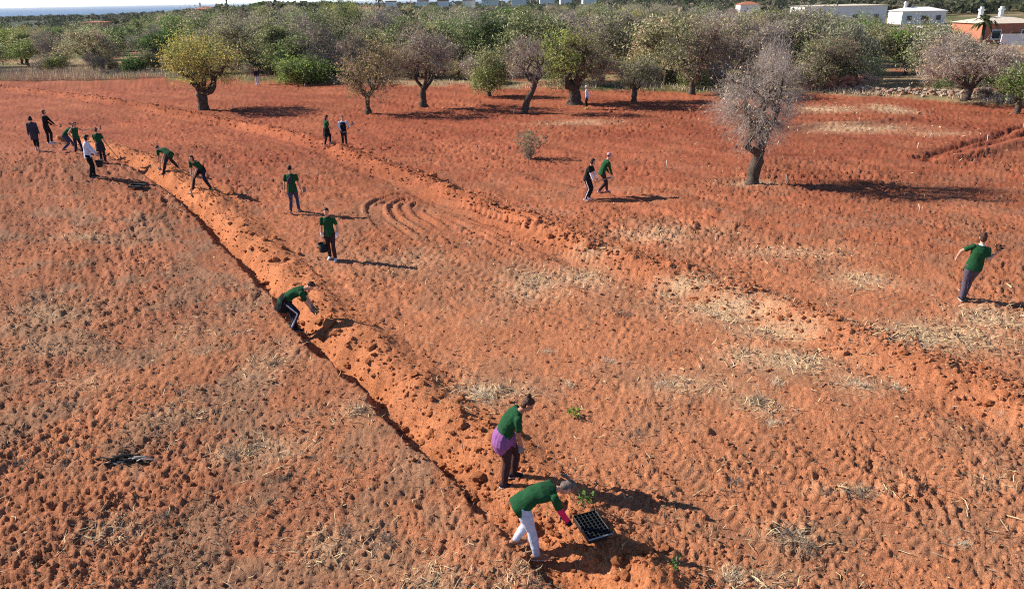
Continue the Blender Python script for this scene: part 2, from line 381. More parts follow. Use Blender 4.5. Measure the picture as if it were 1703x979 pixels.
c *= (1 + sstep(14, 26, ys) * .55 * (fbm(S['r2'] / 5, S['s2'] / .75, 3, 241) - .5))[:, None]
c = mixc(outer_col(xs, ys), c, S['inf'])
set_col(me, 'tint', np.concatenate([c, outer_col(xf, yf)]))
m_soil = attr_mat('soil', 'tint', .97, .34, 26, 1.0, 45)
m_soil.node_tree.nodes['Principled BSDF'].inputs['Specular IOR Level'].default_value = .08
ground = link('ground', me, m_soil); tag(ground, kind='structure')

# sea
me = np_mesh('sea', [(-90000, 4200, -44), (60000, 4200, -44), (60000, 95000, -44), (-90000, 95000, -44)], [np.array([[0, 1, 2, 3]])], False)
m, nt, b = nodes_of('sea_water'); b.inputs['Base Color'].default_value = (.045, .14, .27, 1); b.inputs['Roughness'].default_value = .55
b.inputs['Specular IOR Level'].default_value = .3
tag(link('sea', me, m), kind='structure')

# ------------------------------------------------------------------ loose clods
rng = np.random.default_rng(7)
_t = (1 + 5 ** .5) / 2
ICO_V = np.array([(-1, _t, 0), (1, _t, 0), (-1, -_t, 0), (1, -_t, 0), (0, -1, _t), (0, 1, _t), (0, -1, -_t), (0, 1, -_t), (_t, 0, -1), (_t, 0, 1), (-_t, 0, -1), (-_t, 0, 1)]) / math.hypot(1, _t)
ICO_F = np.array([(0, 11, 5), (0, 5, 1), (0, 1, 7), (0, 7, 10), (0, 10, 11), (1, 5, 9), (5, 11, 4), (11, 10, 2), (10, 7, 6), (7, 1, 8), (3, 9, 4), (3, 4, 2), (3, 2, 6), (3, 6, 8), (3, 8, 9), (4, 9, 5), (2, 4, 11), (6, 2, 10), (8, 6, 7), (9, 8, 1)])
def lump_verts(n, rng):
    v = ICO_V[None] * (0.72 + .5 * rng.random((n, 12, 1))) * (0.75 + .5 * rng.random((n, 1, 3)))
    a = rng.random(n) * 6.283; c_, s_ = np.cos(a), np.sin(a)
    x = v[:, :, 0] * c_[:, None] - v[:, :, 1] * s_[:, None]; y = v[:, :, 0] * s_[:, None] + v[:, :, 1] * c_[:, None]
    return np.stack([x, y, v[:, :, 2]], 2)
def scatter_view(n, rng, ymin=5.2, ymax=60, power=1.0):
    """random spots on the field, denser near the camera"""
    u = rng.random(n); y = ymin * (ymax / ymin) ** (u ** power)
    x = (rng.random(n) * 2 - 1) * (0.80 * (0.92 * y + 2.9) + .8)
    return x, y
def clods_at(x, y, r, name, parent=None):
    sx = soil(x, y); ok = sx['inf'] > .6
    x, y, r = x[ok], y[ok], r[ok]; z = sx['z'][ok]
    lv = lump_verts(len(x), rng) * r[:, None, None]; lv[:, :, 2] *= .8
    lv += np.stack([x, y, z + r * .15], 1)[:, None, :]
    F = (ICO_F[None] + 12 * np.arange(len(x))[:, None, None]).reshape(-1, 3)
    me = np_mesh(name, lv.reshape(-1, 3), [F], False)
    fr = sstep(16, 40, y + .35 * x); col = mixc(np.tile(C_OR, (len(x), 1)), np.tile(C_RED, (len(x), 1)), fr * .85)
    col = mixc(col, np.tile(C_FRESH, (len(x), 1)), sx['on1'][ok]) * (.7 + .45 * rng.random(len(x)))[:, None]
    set_col(me, 'tint', np.repeat(col, 12, 0))
    return link(name, me, m_soil, parent)
x, y = scatter_view(9000, rng, 5.2, 45, 1.15)
r = 0.012 + 0.035 * rng.random(len(x)) ** 2.2
# extra along both ridges
k = rng.integers(0, len(TRENCH) - 1, 3000); t = rng.random(3000)[:, None]
P = TRENCH[k] * (1 - t) + TRENCH[k + 1] * t; dn = TRENCH[k + 1] - TRENCH[k]; dn /= np.linalg.norm(dn, axis=1)[:, None]
off = (0.15 + rng.normal(.75, .5, 3000))[:, None]
P1 = P + np.stack([dn[:, 1], -dn[:, 0]], 1) * off
k = rng.integers(0, len(RIDGE2) - 1, 2600); t = rng.random(2600)[:, None]
P = RIDGE2[k] * (1 - t) + RIDGE2[k + 1] * t; dn = RIDGE2[k + 1] - RIDGE2[k]; dn /= np.linalg.norm(dn, axis=1)[:, None]
P2 = P + np.stack([dn[:, 1], -dn[:, 0]], 1) * rng.normal(0, .55, 2600)[:, None]
x = np.concatenate([x, P1[:, 0], P2[:, 0]]); y = np.concatenate([y, P1[:, 1], P2[:, 1]])
r = np.concatenate([r, 0.01 + .045 * rng.random(3000) ** 3, 0.02 + .06 * rng.random(2600) ** 2.2])
tag(clods_at(x, y, r, 'soil_crumbs'), 'loose crumbs of red earth strewn over the ploughed field and ridges', 'soil', kind='stuff')

# larger lumps one can pick out: pieces of the ground
lump_meshes = []
for i in range(14):
    bm = bmesh.new(); bmesh.ops.create_icosphere(bm, subdivisions=2, radius=1)
    sc = Vector((rng.uniform(.8, 1.3), rng.uniform(.7, 1.1), rng.uniform(.45, .7))); o3 = rng.random(3) * 50
    for v in bm.verts:
        p = np.array(v.co) * 1.6 + o3
        f = 1 + .38 * (float(vnoise(np.array([p[0] + p[2]]), np.array([p[1] - p[2]]), 300 + i)[0]) - .5) + .24 * rng.uniform(-1, 1)
        v.co = Vector((v.co.x * sc.x, v.co.y * sc.y, v.co.z * sc.z)) * f
    me = bpy.data.meshes.new('clod'); bm.to_mesh(me); bm.free()
    set_col(me, 'tint', np.tile(C_FRESH * rng.uniform(.95, 1.15), (len(me.vertices), 1)))
    me.polygons.foreach_set('use_smooth', np.full(len(me.polygons), False)); me.materials.append(m_soil); lump_meshes.append(me)
spots = [(797, 787, .15), (690, 640, .09), (548, 545, .16), (560, 560, .12), (532, 535, .12), (740, 770, .07), (765, 765, .06), (1000, 985, .10), (620, 665, .08), (700, 715, .07), (815, 820, .06), (980, 838, .06), (700, 290, .17), (722, 304, .2), (820, 345, .14)]
for i in range(150):
    if i < 95:
        j = rng.integers(0, 40); q = TRENCH[j] + (TRENCH[j + 1] - TRENCH[j]) * rng.random(); dv = TRENCH[j + 1] - TRENCH[j]; dv /= np.linalg.norm(dv)
        q = q + np.array([dv[1], -dv[0]]) * rng.normal(.85, .4); rr = .035 + .05 * rng.random() ** 2 + .0022 * q[1]
    else:
        j = rng.integers(0, 60); q = RIDGE2[j] + (RIDGE2[j + 1] - RIDGE2[j]) * rng.random(); dv = RIDGE2[j + 1] - RIDGE2[j]; dv /= np.linalg.norm(dv)
        q = q + np.array([dv[1], -dv[0]]) * rng.normal(0, .5); rr = .05 + .06 * rng.random() ** 2 + .0016 * q[1]
    spots.append((q[0], q[1], rr, 1))
for s in spots:
    p = G(s[0], s[1])[:2] if len(s) == 3 else np.array(s[:2])
    o = link('clod', lump_meshes[rng.integers(0, 14)], None, ground)
    o.location = (p[0], p[1], soil_z(p[0], p[1]) + s[2] * .22); o.scale = (s[2],) * 3; o.rotation_euler = (rng.uniform(-.4, .4), rng.uniform(-.4, .4), rng.uniform(0, 6.28))

# ------------------------------------------------------------------ straw and dead weed litter
def blades(x, y, z, L, w, rng, flat=.35):
    """thin bent strips lying about: two quads each"""
    n = len(x); a = rng.random(n) * 6.283; el = rng.normal(0, flat, n)
    dx = np.cos(a) * np.cos(el); dy = np.sin(a) * np.cos(el); dz = np.abs(np.sin(el))
    side = np.stack([-np.sin(a), np.cos(a), rng.normal(0, .5, n)], 1) * (w * .5)[:, None]
    p0 = np.stack([x, y, z], 1); dv = np.stack([dx, dy, dz], 1) * L[:, None]
    bend = np.stack([rng.normal(0, .12, n), rng.normal(0, .12, n), rng.normal(.03, .08, n)], 1) * L[:, None]
    p1 = p0 + dv * .5 + bend; p2 = p0 + dv
    V = np.stack([p0 - side, p0 + side, p1 - side, p1 + side, p2], 1)
    base = 5 * np.arange(n)[:, None]
    return V.reshape(-1, 3), base + np.array([[0, 1, 3, 2]]), base + np.array([[2, 3, 4]])
def straw_obj(name, x, y, L, w, cols, label, flat=.35, zoff=.01, parent=None):
    z = soil_zs(x, y) + zoff
    V, q, t = blades(x, y, z, L, w, rng, flat)
    me = np_mesh(name, V, [q, t], False)
    set_col(me, 'tint', np.repeat(cols, 5, 0))
    return link(name, me, m_straw, parent)
m_straw = attr_mat('straw', 'tint', .9, .15, 40)
STR = np.array([[.62, .46, .25], [.50, .36, .20], [.36, .25, .15], [.25, .185, .13], [.58, .44, .27]])
x, y = scatter_view(240000, rng, 5.2, 60, 1.0); sa = straw_amount(x, y)
keep = rng.random(len(x)) < sa * .8 + .012
x, y = x[keep], y[keep]; n = len(x)
dist = np.sqrt(x * x + y * y)
tag(straw_obj('straw_litter', x, y, .06 + .20 * rng.random(n), 0.005 + .0006 * dist, STR[rng.integers(0, 5, n)] * (.8 + .4 * rng.random((n, 1))), ''), 'pale dry straw and weed litter lying in patches on the red soil', 'straw', kind='stuff')
# fine dark dead roots and stems raked into the soil on the left of the trench
x, y = scatter_view(80000, rng, 5.2, 40, 1.05)
s1, _r = polydist(x, y, TRENCH)
amt = np.where(s1 < 0.05, .62, .2) * sstep(.38, .62, fbm(x / 1.3, y / 1.3, 3, 401)) 
keep = rng.random(len(x)) < amt
x, y = x[keep], y[keep]; n = len(x); dist = np.sqrt(x * x + y * y)
DRK = np.array([[.20, .14, .09], [.14, .105, .075], [.30, .21, .13], [.23, .17, .12]])
tag(straw_obj('weed_litter', x, y, .04 + .12 * rng.random(n), .006 + .0006 * dist, DRK[rng.integers(0, 4, n)], '', .5), 'grey brown dead weed stems raked into the soil', 'weeds', kind='stuff')

# ================================================================== TREES
m_bark = mat('bark', (.085, .062, .048), .95, .45, 6, .9, 25)
m_twig = mat('twig_bark', (.40, .33, .28), .95, .3, 4); m_twig2 = mat('olive_twig', (.17, .15, .105), .95, .3, 4)
m_leaf = attr_mat('foliage', 'tint', .75, .2, 3, trans=.38, objvar=.2)
def tube_np(pts, rad, sides):
    """tapered tube through pts -> V, quads (numpy)"""
    pts = np.asarray(pts, float); n = len(pts)
    T = np.gradient(pts, axis=0); T /= np.maximum(np.linalg.norm(T, axis=1)[:, None], 1e-9)
    ref = np.array([0.31, .95, .05]); A = np.cross(T, ref); A /= np.maximum(np.linalg.norm(A, axis=1)[:, None], 1e-9); B = np.cross(T, A)
    a = np.linspace(0, 2 * math.pi, sides, endpoint=False)
    V = pts[:, None] + (np.cos(a)[None, :, None] * A[:, None] + np.sin(a)[None, :, None] * B[:, None]) * np.asarray(rad)[:, None, None]
    i = np.arange(n - 1)[:, None] * sides; j = np.arange(sides)[None]; jn = (j + 1) % sides
    Q = np.stack([i + j, i + jn, i + sides + jn, i + sides + j], 2).reshape(-1, 4)
    return V.reshape(-1, 3), Q
def join(parts):
    Vs, Fs, o = [], [], 0
    for V, Q in parts:
        Vs.append(V); Fs.append(Q + o); o += len(V)
    return np.concatenate(Vs), np.concatenate(Fs)
def bent(p0, p1, n, wig, rng, sag=0.0):
    t = np.linspace(0, 1, n)[:, None]; L = np.linalg.norm(p1 - p0)
    off = np.cumsum(rng.normal(0, 1, (n, 3)), 0); off = off - off[0] - (off[-1] - off[0]) * t
    P = p0 * (1 - t) + p1 * t + off * wig * L / math.sqrt(n)
    P[:, 2] += sag * L * np.sin(math.pi * t[:, 0])
    return P
def leaf_faces(C, N, size, rng, long=1.8):
    """diamond leaves/leaf sprays: 4 verts each"""
    n = len(C); u = rng.normal(0, 1, (n, 3)); u /= np.linalg.norm(u, axis=1)[:, None]
    w = np.cross(u, N); w /= np.maximum(np.linalg.norm(w, axis=1)[:, None], 1e-6)
    s = size[:, None]
    V = np.stack([C - u * s * .5 * long, C + w * s * .42, C + u * s * .5 * long, C - w * s * .42], 1)
    V[:, 1] += N * s * .15; V[:, 3] += N * s * .15
    return V.reshape(-1, 3), (4 * np.arange(n)[:, None] + np.array([[0, 1, 2, 3]]))
LEAF = {
    'olive':  np.array([[.145, .150, .062], [.200, .202, .100], [.100, .108, .042], [.26, .258, .150]]),
    'carob':  np.array([[.060, .085, .030], [.045, .062, .024], [.095, .12, .045]]),
    'green':  np.array([[.10, .16, .035], [.07, .12, .025], [.15, .21, .06]]),
    'yellow': np.array([[.27, .215, .055], [.21, .185, .05], [.33, .26, .09], [.16, .16, .05]]),
    'lime':   np.array([[.20, .22, .05], [.26, .26, .07], [.14, .17, .04]]),
    'brown':  np.array([[.20, .145, .105], [.15, .11, .085], [.26, .19, .12]]),
    'grey':   np.array([[.20, .165, .135], [.15, .125, .105], [.25, .21, .165]]),
    'straw':  np.array([[.40, .31, .18], [.32, .25, .15], [.24, .20, .11]]),
}
def grow(seed, H, rx, trunk_h, trunk_r, nlimb=5, kinds=(('olive', 1.0),), nleaf=5000, lsize=.12, ntwig=700, lean=(0, 0), crown_z=None, crown_hz=None, lump=.44, twig_w=.012, ry=None, coff=(0, 0), gap=.0, low=None, twig_len=.7, inner=.45):
    """returns dict of meshes: trunk, list of limbs, twigs, crown; base at origin"""
    rng = np.random.default_rng(seed); ry = ry or rx
    cz = crown_z if crown_z is not None else trunk_h + (H - trunk_h) * .52
    hz = crown_hz if crown_hz is not None else (H - cz)
    lean = np.array([lean[0], lean[1], 0.0]); C0 = np.array([coff[0], coff[1], cz])
    top = np.array([0, 0, trunk_h]) + lean * trunk_h
    P = bent(np.zeros(3) - np.array([0, 0, .25]), top, 8, .07, rng)
    rad = trunk_r * (1.0 - .25 * np.linspace(0, 1, 8)); rad[:3] *= np.array([1.5, 1.28, 1.08]); rad *= 1 + .10 * rng.normal(0, 1, 8)
    out = {}
    V, Q = tube_np(P, rad, 10); a = rng.normal(1, .06, len(V))[:, None]; ctr = np.repeat(P, 10, 0); V = ctr + (V - ctr) * a
    out['trunk'] = (V, Q)
    # lumps of the crown: a handful of off-centre blobs, so that the outline is uneven
    nl = 17; ph = rng.random(nl) * 6.28; cth = rng.uniform(-.8, .95, nl)
    LB = np.stack([np.cos(ph) * np.sqrt(1 - cth ** 2) * rx, np.sin(ph) * np.sqrt(1 - cth ** 2) * ry, cth * hz], 1) * rng.uniform(.5, .9, nl)[:, None] + C0
    LR = rng.uniform(.22, .42, nl)
    def crown_pt(n, shell=.0):
        k = rng.integers(0, nl, n); v = rng.normal(0, 1, (n, 3)); v /= np.linalg.norm(v, axis=1)[:, None]
        rr = (shell + (1 - shell) * rng.random(n)) ** (1 / 2.4)
        p = LB[k] + v * rr[:, None] * LR[k][:, None] * np.array([rx, ry, hz]); main = rng.random(n) < (1 - lump * 2)
        p = np.where(main[:, None], C0 + v * rr[:, None] * np.array([rx, ry, hz]) * (.6 + .35 * rng.random((n, 1))), p)
        return p
    limbs = []; heads = []
    for i in range(nlimb):
        a = 6.283 * (i + rng.uniform(-.3, .3)) / nlimb
        tgt = C0 + np.array([math.cos(a) * rx * .62, math.sin(a) * ry * .62, hz * rng.uniform(-.05, .6)])
        st = P[-1] - np.array([0, 0, rng.uniform(0, .18) * trunk_h]); 
        LP = bent(st, tgt, 9, .16, rng, .10)
        LP[1:3] += np.array([math.cos(a), math.sin(a), 0]) * .08 * rx
        lr = trunk_r * .52 * np.linspace(1, .2, 9) ** 1.1
        parts = [tube_np(LP, lr, 7)]
        for k in range(5):
            j = rng.integers(3, 8); tg = crown_pt(1)[0] * .6 + LP[j] * .4 + rng.normal(0, .2, 3)
            BP = bent(LP[j], tg, 6, .16, rng, .05); parts.append(tube_np(BP, np.linspace(lr[j] * .62, .012, 6), 5)); heads += list(BP[2:])
        heads += list(LP[4:]); limbs.append(join(parts))
    out['limbs'] = limbs
    heads = np.array(heads)
    # twigs: from the nearest limb node to a point in the crown
    tp = crown_pt(ntwig, .25)
    if low is not None: tp[:, 2] = np.maximum(tp[:, 2], low)
    tw = []; tips = []
    D = ((tp[:, None] - heads[None]) ** 2).sum(2); nn = D.argmin(1)
    dirs = tp - heads[nn]; ln = np.linalg.norm(dirs, axis=1)[:, None]
    root = np.where(ln > twig_len * 2.2, tp - dirs / np.maximum(ln, 1e-6) * twig_len * 2.2, heads[nn])
    n = ntwig; mid = (root + tp) * .5 + rng.normal(0, .08, (n, 3)); 
    sprout = tp + (dirs / np.maximum(ln, 1e-6) * .5 + rng.normal(0, .6, (n, 3)) + np.array([0, 0, .25])) * twig_len * .6
    sprout2 = mid + (rng.normal(0, .7, (n, 3)) + np.array([0, 0, .3])) * twig_len * .6
    def strip(A, B, w0, w1):
        d = B - A; s = np.cross(d, rng.normal(0, 1, (len(A), 3))); s /= np.maximum(np.linalg.norm(s, axis=1)[:, None], 1e-6)
        s2 = np.cross(d, s); s2 /= np.maximum(np.linalg.norm(s2, axis=1)[:, None], 1e-6)
        V = np.stack([A + s * w0, A - s * w0 * .5 + s2 * w0 * .87, A - s * w0 * .5 - s2 * w0 * .87, B], 1).reshape(-1, 3)
        b = 4 * np.arange(len(A))[:, None]
        return V, np.concatenate([b + np.array([[0, 1, 3]]), b + np.array([[1, 2, 3]]), b + np.array([[2, 0, 3]])])
    out['twigs'] = join([strip(root, mid, twig_w * 1.3, 0), strip(mid - (mid - root) * .25, tp, twig_w, 0), strip(tp - (tp - mid) * .3, sprout, twig_w * .8, 0), strip(mid, sprout2, twig_w * .8, 0)])
    # leaves: near twigs and tips, clumped
    if nleaf:
        pool = np.concatenate([tp, sprout, sprout2, mid]); k = rng.integers(0, len(pool), nleaf)
        lc = pool[k] + rng.normal(0, .16 + lsize * .8, (nleaf, 3))
        if gap: 
            g = fbm(lc[:, 0] / .9 + 3 * lc[:, 2], lc[:, 1] / .9 - 2 * lc[:, 2], 2, seed); lc = lc[g > gap]
        if low is not None: lc = lc[lc[:, 2] > low * .7]
        nleaf = len(lc)
        N = lc - C0; N /= np.maximum(np.linalg.norm(N, axis=1)[:, None], 1e-6); N = N + rng.normal(0, .55, (nleaf, 3)); N /= np.linalg.norm(N, axis=1)[:, None]
        V, Q = leaf_faces(lc, N, lsize * (.6 + .8 * rng.random(nleaf)), rng)
        # species mix can differ by side of the crown
        names = [k_[0] for k_ in kinds]; wt = np.array([k_[1] for k_ in kinds]); side = np.array([k_[2] if len(k_) > 2 else 0.0 for k_ in kinds])
        patch = fbm(lc[:, 0] / 1.3 + 11, lc[:, 2] / 1.3 + lc[:, 1], 2, seed + 9)
        sc = np.log(wt)[None] + side[None] * (lc[:, 0:1] / rx) * 2.5 + rng.gumbel(0, .7, (nleaf, len(names))) + (patch[:, None] - .5) * np.linspace(-3, 3, len(names))[None]
        kk = sc.argmax(1); col = np.zeros((nleaf, 3))
        for q, nm in enumerate(names):
            mk = kk == q; col[mk] = LEAF[nm][rng.integers(0, len(LEAF[nm]), mk.sum())]
        col *= 1.95 * (.75 + .5 * rng.random((nleaf, 1)))
        out['crown'] = (V, Q, col)
    return out
def meshes_of(g, name='tree'):
    r = {}
    r['trunk'] = np_mesh('trunk', g['trunk'][0], [g['trunk'][1]]); r['trunk'].materials.append(m_bark)
    r['limb'] = []
    for V, Q in g['limbs']:
        q = np_mesh('limb', V, [Q]); q.materials.append(m_bark); r['limb'].append(q)
    V, F = g['twigs']; q = np_mesh('twigs', V, [F], False); q.materials.append(m_twig2 if len(g.get('crown', ((), (), ()))[2]) > 3500 else m_twig); r['twigs'] = q
    if 'crown' in g:
        V, Q, col = g['crown']; q = np_mesh('crown', V, [Q], False); set_col(q, 'tint', np.repeat(col, 4, 0)); q.materials.append(m_leaf); r['crown'] = q
    return r
def place_tree(r, name, loc, label, group=None, rz=0.0, scale=(1, 1, 1), cat='tree'):
    t = empty(name, loc, rz); t.scale = scale; tag(t, label, cat, group)
    link('trunk', r['trunk'], None, t)
    for l in r['limb']: link('limb', l, None, t)
    tag(link('twigs', r['twigs'], None, t), kind='stuff')
    if 'crown' in r: tag(link('crown', r['crown'], None, t), kind='stuff')
    return t
def tree_px(name, label, bx, by, top, x0, x1, seed, trunk=.28, tr=None, cat='tree', group=None, cbot=None, **kw):
    """a tree whose foot, top and crown width are read off the photograph; it stands on the ground at its foot"""
    b = G(bx, by); ppm = pxm(b); Ht, _ = top_height(b, bx, top); rx = .54 * (x1 - x0) / ppm
    coff = ((.5 * (x0 + x1) - bx) / ppm, 0)
    Ht *= 1.04
    tr_ = tr / ppm / 2 if tr else Ht * .035
    cz = None; hz = None
    if cbot is not None:
        zb, _ = top_height(b, bx, cbot); cz = (Ht + zb) / 2; hz = (Ht - zb) / 2
    g = grow(seed, Ht, rx, Ht * trunk, tr_, coff=coff if kw.pop('centre', True) else (0, 0), crown_z=cz, crown_hz=hz, **kw)
    return place_tree(meshes_of(g), name, (b[0], b[1], soil_z(b[0], b[1])), label, group, cat=cat)

tree_px('almond_tree', 'yellow-leaved almond tree with thick dark trunk at the left of the field', 340, 183, 53, 284, 418, 1, .24, 19, kinds=(('yellow', 1.0), ('lime', .6)), nleaf=13500, lsize=.085, ntwig=1100, cbot=158, nlimb=5, gap=.40, lump=.36, twig_w=.010)
tree_px('almond_tree', 'small thin almond tree with sparse yellow-brown leaves, left of the forked tree', 614, 190, 72, 566, 682, 2, .27, 10, kinds=(('straw', .7), ('yellow', .8), ('brown', .5)), nleaf=7500, lsize=.08, ntwig=1000, cbot=172, nlimb=5, gap=.42, twig_w=.009)
tree_px('almond_tree', 'dark forked almond tree with brown bare twigs and some green leaves', 706, 180, 38, 650, 768, 3, .22, 12, kinds=(('brown', 1.2), ('olive', .7, .5)), nleaf=4800, lsize=.09, ntwig=1700, cbot=140, nlimb=4, gap=.42, twig_w=.011)
tree_px('almond_tree', 'slender bare almond tree leaning to the right', 868, 189, 62, 842, 915, 4, .42, 12, kinds=(('brown', 1), ('straw', .4)), nleaf=700, lsize=.08, ntwig=800, cbot=150, nlimb=4, lean=(.42, 0), twig_w=.009)
tree_px('almond_tree', 'large almond tree, green-leaved on the left and brown on the right, thick forked trunk', 955, 173, 38, 888, 1024, 5, .21, 24, kinds=(('lime', 1.0, -.9), ('brown', 1.0, .9), ('yellow', .5)), nleaf=9500, lsize=.10, ntwig=1500, cbot=150, nlimb=6, gap=.42, twig_w=.011)
tree_px('olive_tree', 'small grey-green olive tree with low forked trunk at the far field edge', 1054, 169, 96, 1028, 1092, 6, .28, 10, kinds=(('olive', 1),), nleaf=4200, lsize=.09, ntwig=600, cbot=152, nlimb=4, gap=.38)
tree_px('almond_tree', 'bare grey almond tree with gnarled trunk standing alone in the right of the field', 1250, 306, 72, 1172, 1324, 7, .25, 24, kinds=(('grey', 1.0), ('straw', .6)), nleaf=1500, lsize=.055, ntwig=2600, cbot=284, nlimb=6, lean=(.12, 0), twig_w=.005, twig_len=.7, lump=.3)
tree_px('almond_tree', 'wide brown leafless almond tree with bent trunk left of the bare tree', 1150, 158, 34, 1085, 1218, 8, .2, 13, kinds=(('brown', 1.2, .6), ('olive', .8, -.8)), nleaf=6000, lsize=.10, ntwig=1900, cbot=140, nlimb=5, gap=.38, twig_w=.012)
tree_px('almond_tree', 'brown almond tree with leaning split trunk beside the stone rubble', 1603, 171, 64, 1515, 1668, 9, .18, 14, kinds=(('straw', .9), ('brown', 1.0)), nleaf=4200, lsize=.09, ntwig=1900, cbot=150, nlimb=5, gap=.42, lean=(.3, 0), twig_w=.011)
tree_px('olive_tree', 'young green olive tree at the right border of the field', 1690, 189, 103, 1657, 1738, 10, .30, 11, kinds=(('green', .8), ('olive', 1.0)), nleaf=5200, lsize=.085, ntwig=600, cbot=170, nlimb=4, gap=.26)
tree_px('olive_tree', 'silvery olive tree in front of the red rubble wall', 1378, 152, 70, 1322, 1432, 11, .25, 8, kinds=(('olive', 1.0), ('brown', .5, .8)), nleaf=6500, lsize=.10, ntwig=900, cbot=143, nlimb=5, gap=.38)
tree_px('olive_tree', 'small low olive tree at the end of the red rubble wall', 1432, 150, 104, 1406, 1460, 12, .25, 7, kinds=(('olive', 1.0), ('green', .5)), nleaf=3400, lsize=.09, ntwig=400, cbot=142, nlimb=4)
tree_px('olive_bush', 'bushy olive growing to the ground left of the slender leaning tree', 814, 161, 84, 782, 842, 13, .14, 8, kinds=(('olive', 1.0), ('green', .5)), nleaf=5200, lsize=.10, ntwig=500, cbot=160, nlimb=5, cat='bush', low=.1)
tree_px('mastic_bush', 'dense vivid green bush at the far field edge', 502, 139, 97, 458, 550, 14, .12, 8, kinds=(('green', 1.0), ('carob', .8)), nleaf=8500, lsize=.13, ntwig=500, cbot=143, nlimb=6, cat='bush', low=.05)
# the dry shrub in the middle of the field: upright wispy stems
b = G(880, 264); rs = np.random.default_rng(15); sh_ = empty('dry_shrub', (b[0], b[1], soil_z(b[0], b[1]))); tag(sh_, 'pale dry twiggy shrub standing in the middle of the far field', 'shrub')
Vs, Fs, cols = [], [], []
for i in range(34):
    a = rs.random() * 6.283; e = rs.uniform(.75, 1.5); L = rs.uniform(.6, 1.45); d0 = np.array([math.cos(a) * math.cos(e), math.sin(a) * math.cos(e), math.sin(e)])
    PP = bent(rs.normal(0, .06, 3) * np.array([1, 1, 0]), d0 * L, 5, .1, rs, .02); Vs.append((tube_np(PP, np.linspace(.012, .005, 5), 4)))
V, Q = join(Vs); link('stem', np_mesh('stem', V, [Q]), m_twig, sh_)
n = 900; a = rs.random(n) * 6.283; e = rs.uniform(.7, 1.5, n); L = 1.45 * rs.random(n) ** .6
C = np.stack([np.cos(a) * np.cos(e) * L, np.sin(a) * np.cos(e) * L, np.sin(e) * L], 1) + rs.normal(0, .05, (n, 3)); C[:, 2] = np.abs(C[:, 2])
N = rs.normal(0, 1, (n, 3)); N /= np.linalg.norm(N, axis=1)[:, None]; V, Q = leaf_faces(C, N, .045 * (.6 + rs.random(n)), rs, 3.2)
me = np_mesh('foliage', V, [Q], False); set_col(me, 'tint', np.repeat(np.array([[.42, .34, .2], [.34, .3, .17], [.26, .26, .14]])[rs.integers(0, 3, n)], 4, 0)); tag(link('foliage', me, m_leaf, sh_), kind='stuff')

# second-row trees that can be told apart, feet just hidden at the grove's border
named = [
 ('carob_tree', 'tall dark evergreen at the far grove, the highest crown left of centre', 555, 128, 4, 486, 632, 'carob', ('olive', .7)),
 ('olive_tree', 'round olive bush spreading over the dry grass at the left', 160, 122, 44, 112, 196, 'olive', ('brown', .4)),
 ('almond_tree', 'brown leafless tree between the two left olive crowns', 105, 112, 52, 62, 140, 'brown', ('olive', .3)),
 ('carob_tree', 'dark green rounded tree low at the left border', 45, 108, 52, 8, 72, 'carob', ('green', .5)),
 ('almond_tree', 'purple-grey leafless tree behind the yellow almond tree', 255, 116, 46, 214, 300, 'grey', ('brown', .6)),
 ('olive_tree', 'large grey-green olive behind the yellow almond tree', 420, 126, 22, 366, 492, 'olive', ('grey', .5)),
 ('almond_tree', 'brown bare tree between the tall evergreen and the thin almond', 592, 132, 60, 552, 640, 'brown', ('straw', .4)),
 ('olive_tree', 'dark olive filling the gap right of the forked almond', 760, 128, 36, 712, 812, 'olive', ('carob', .7)),
 ('olive_tree', 'grey-green olive behind the path opening', 905, 118, 34, 858, 950, 'olive', ('grey', .2)),
 ('olive_tree', 'broad olive behind the small forked olive', 1082, 132, 40, 1024, 1140, 'olive', ('lime', .3)),
 ('olive_tree', 'broad pale olive behind the bare grey tree', 1300, 118, 14, 1224, 1372, 'olive', ('green', .3)),
 ('fig_tree', 'bright green leafy bush beside the lawn', 1505, 128, 44, 1462, 1580, 'green', ('lime', .6)),
 ('almond_tree', 'pinkish brown leafless tree right of the lawn', 1655, 142, 84, 1600, 1720, 'brown', ('straw', .5)),
 ('olive_tree', 'green olive behind the silvery olive by the lawn', 1415, 110, 28, 1368, 1468, 'olive', ('green', .7)),
 ('carob_tree', 'low green bush under the left olive row', 895 * .25, 124, 108, 210, 236, 'carob', ('green', .8)),
]
for i, (nm, lab, bx, by, tp, x0, x1, k1, k2) in enumerate(named):
    bare = k1 in ('brown', 'grey')
    tree_px(nm, lab, bx, by, tp, x0, x1, 40 + i, .2, None, kinds=((k1, 1.0), k2), nleaf=2600 if bare else 11000, lsize=.09 if bare else .105, ntwig=1300 if bare else 450, cbot=by - 4, nlimb=5, gap=.38, low=.15, twig_w=.014)

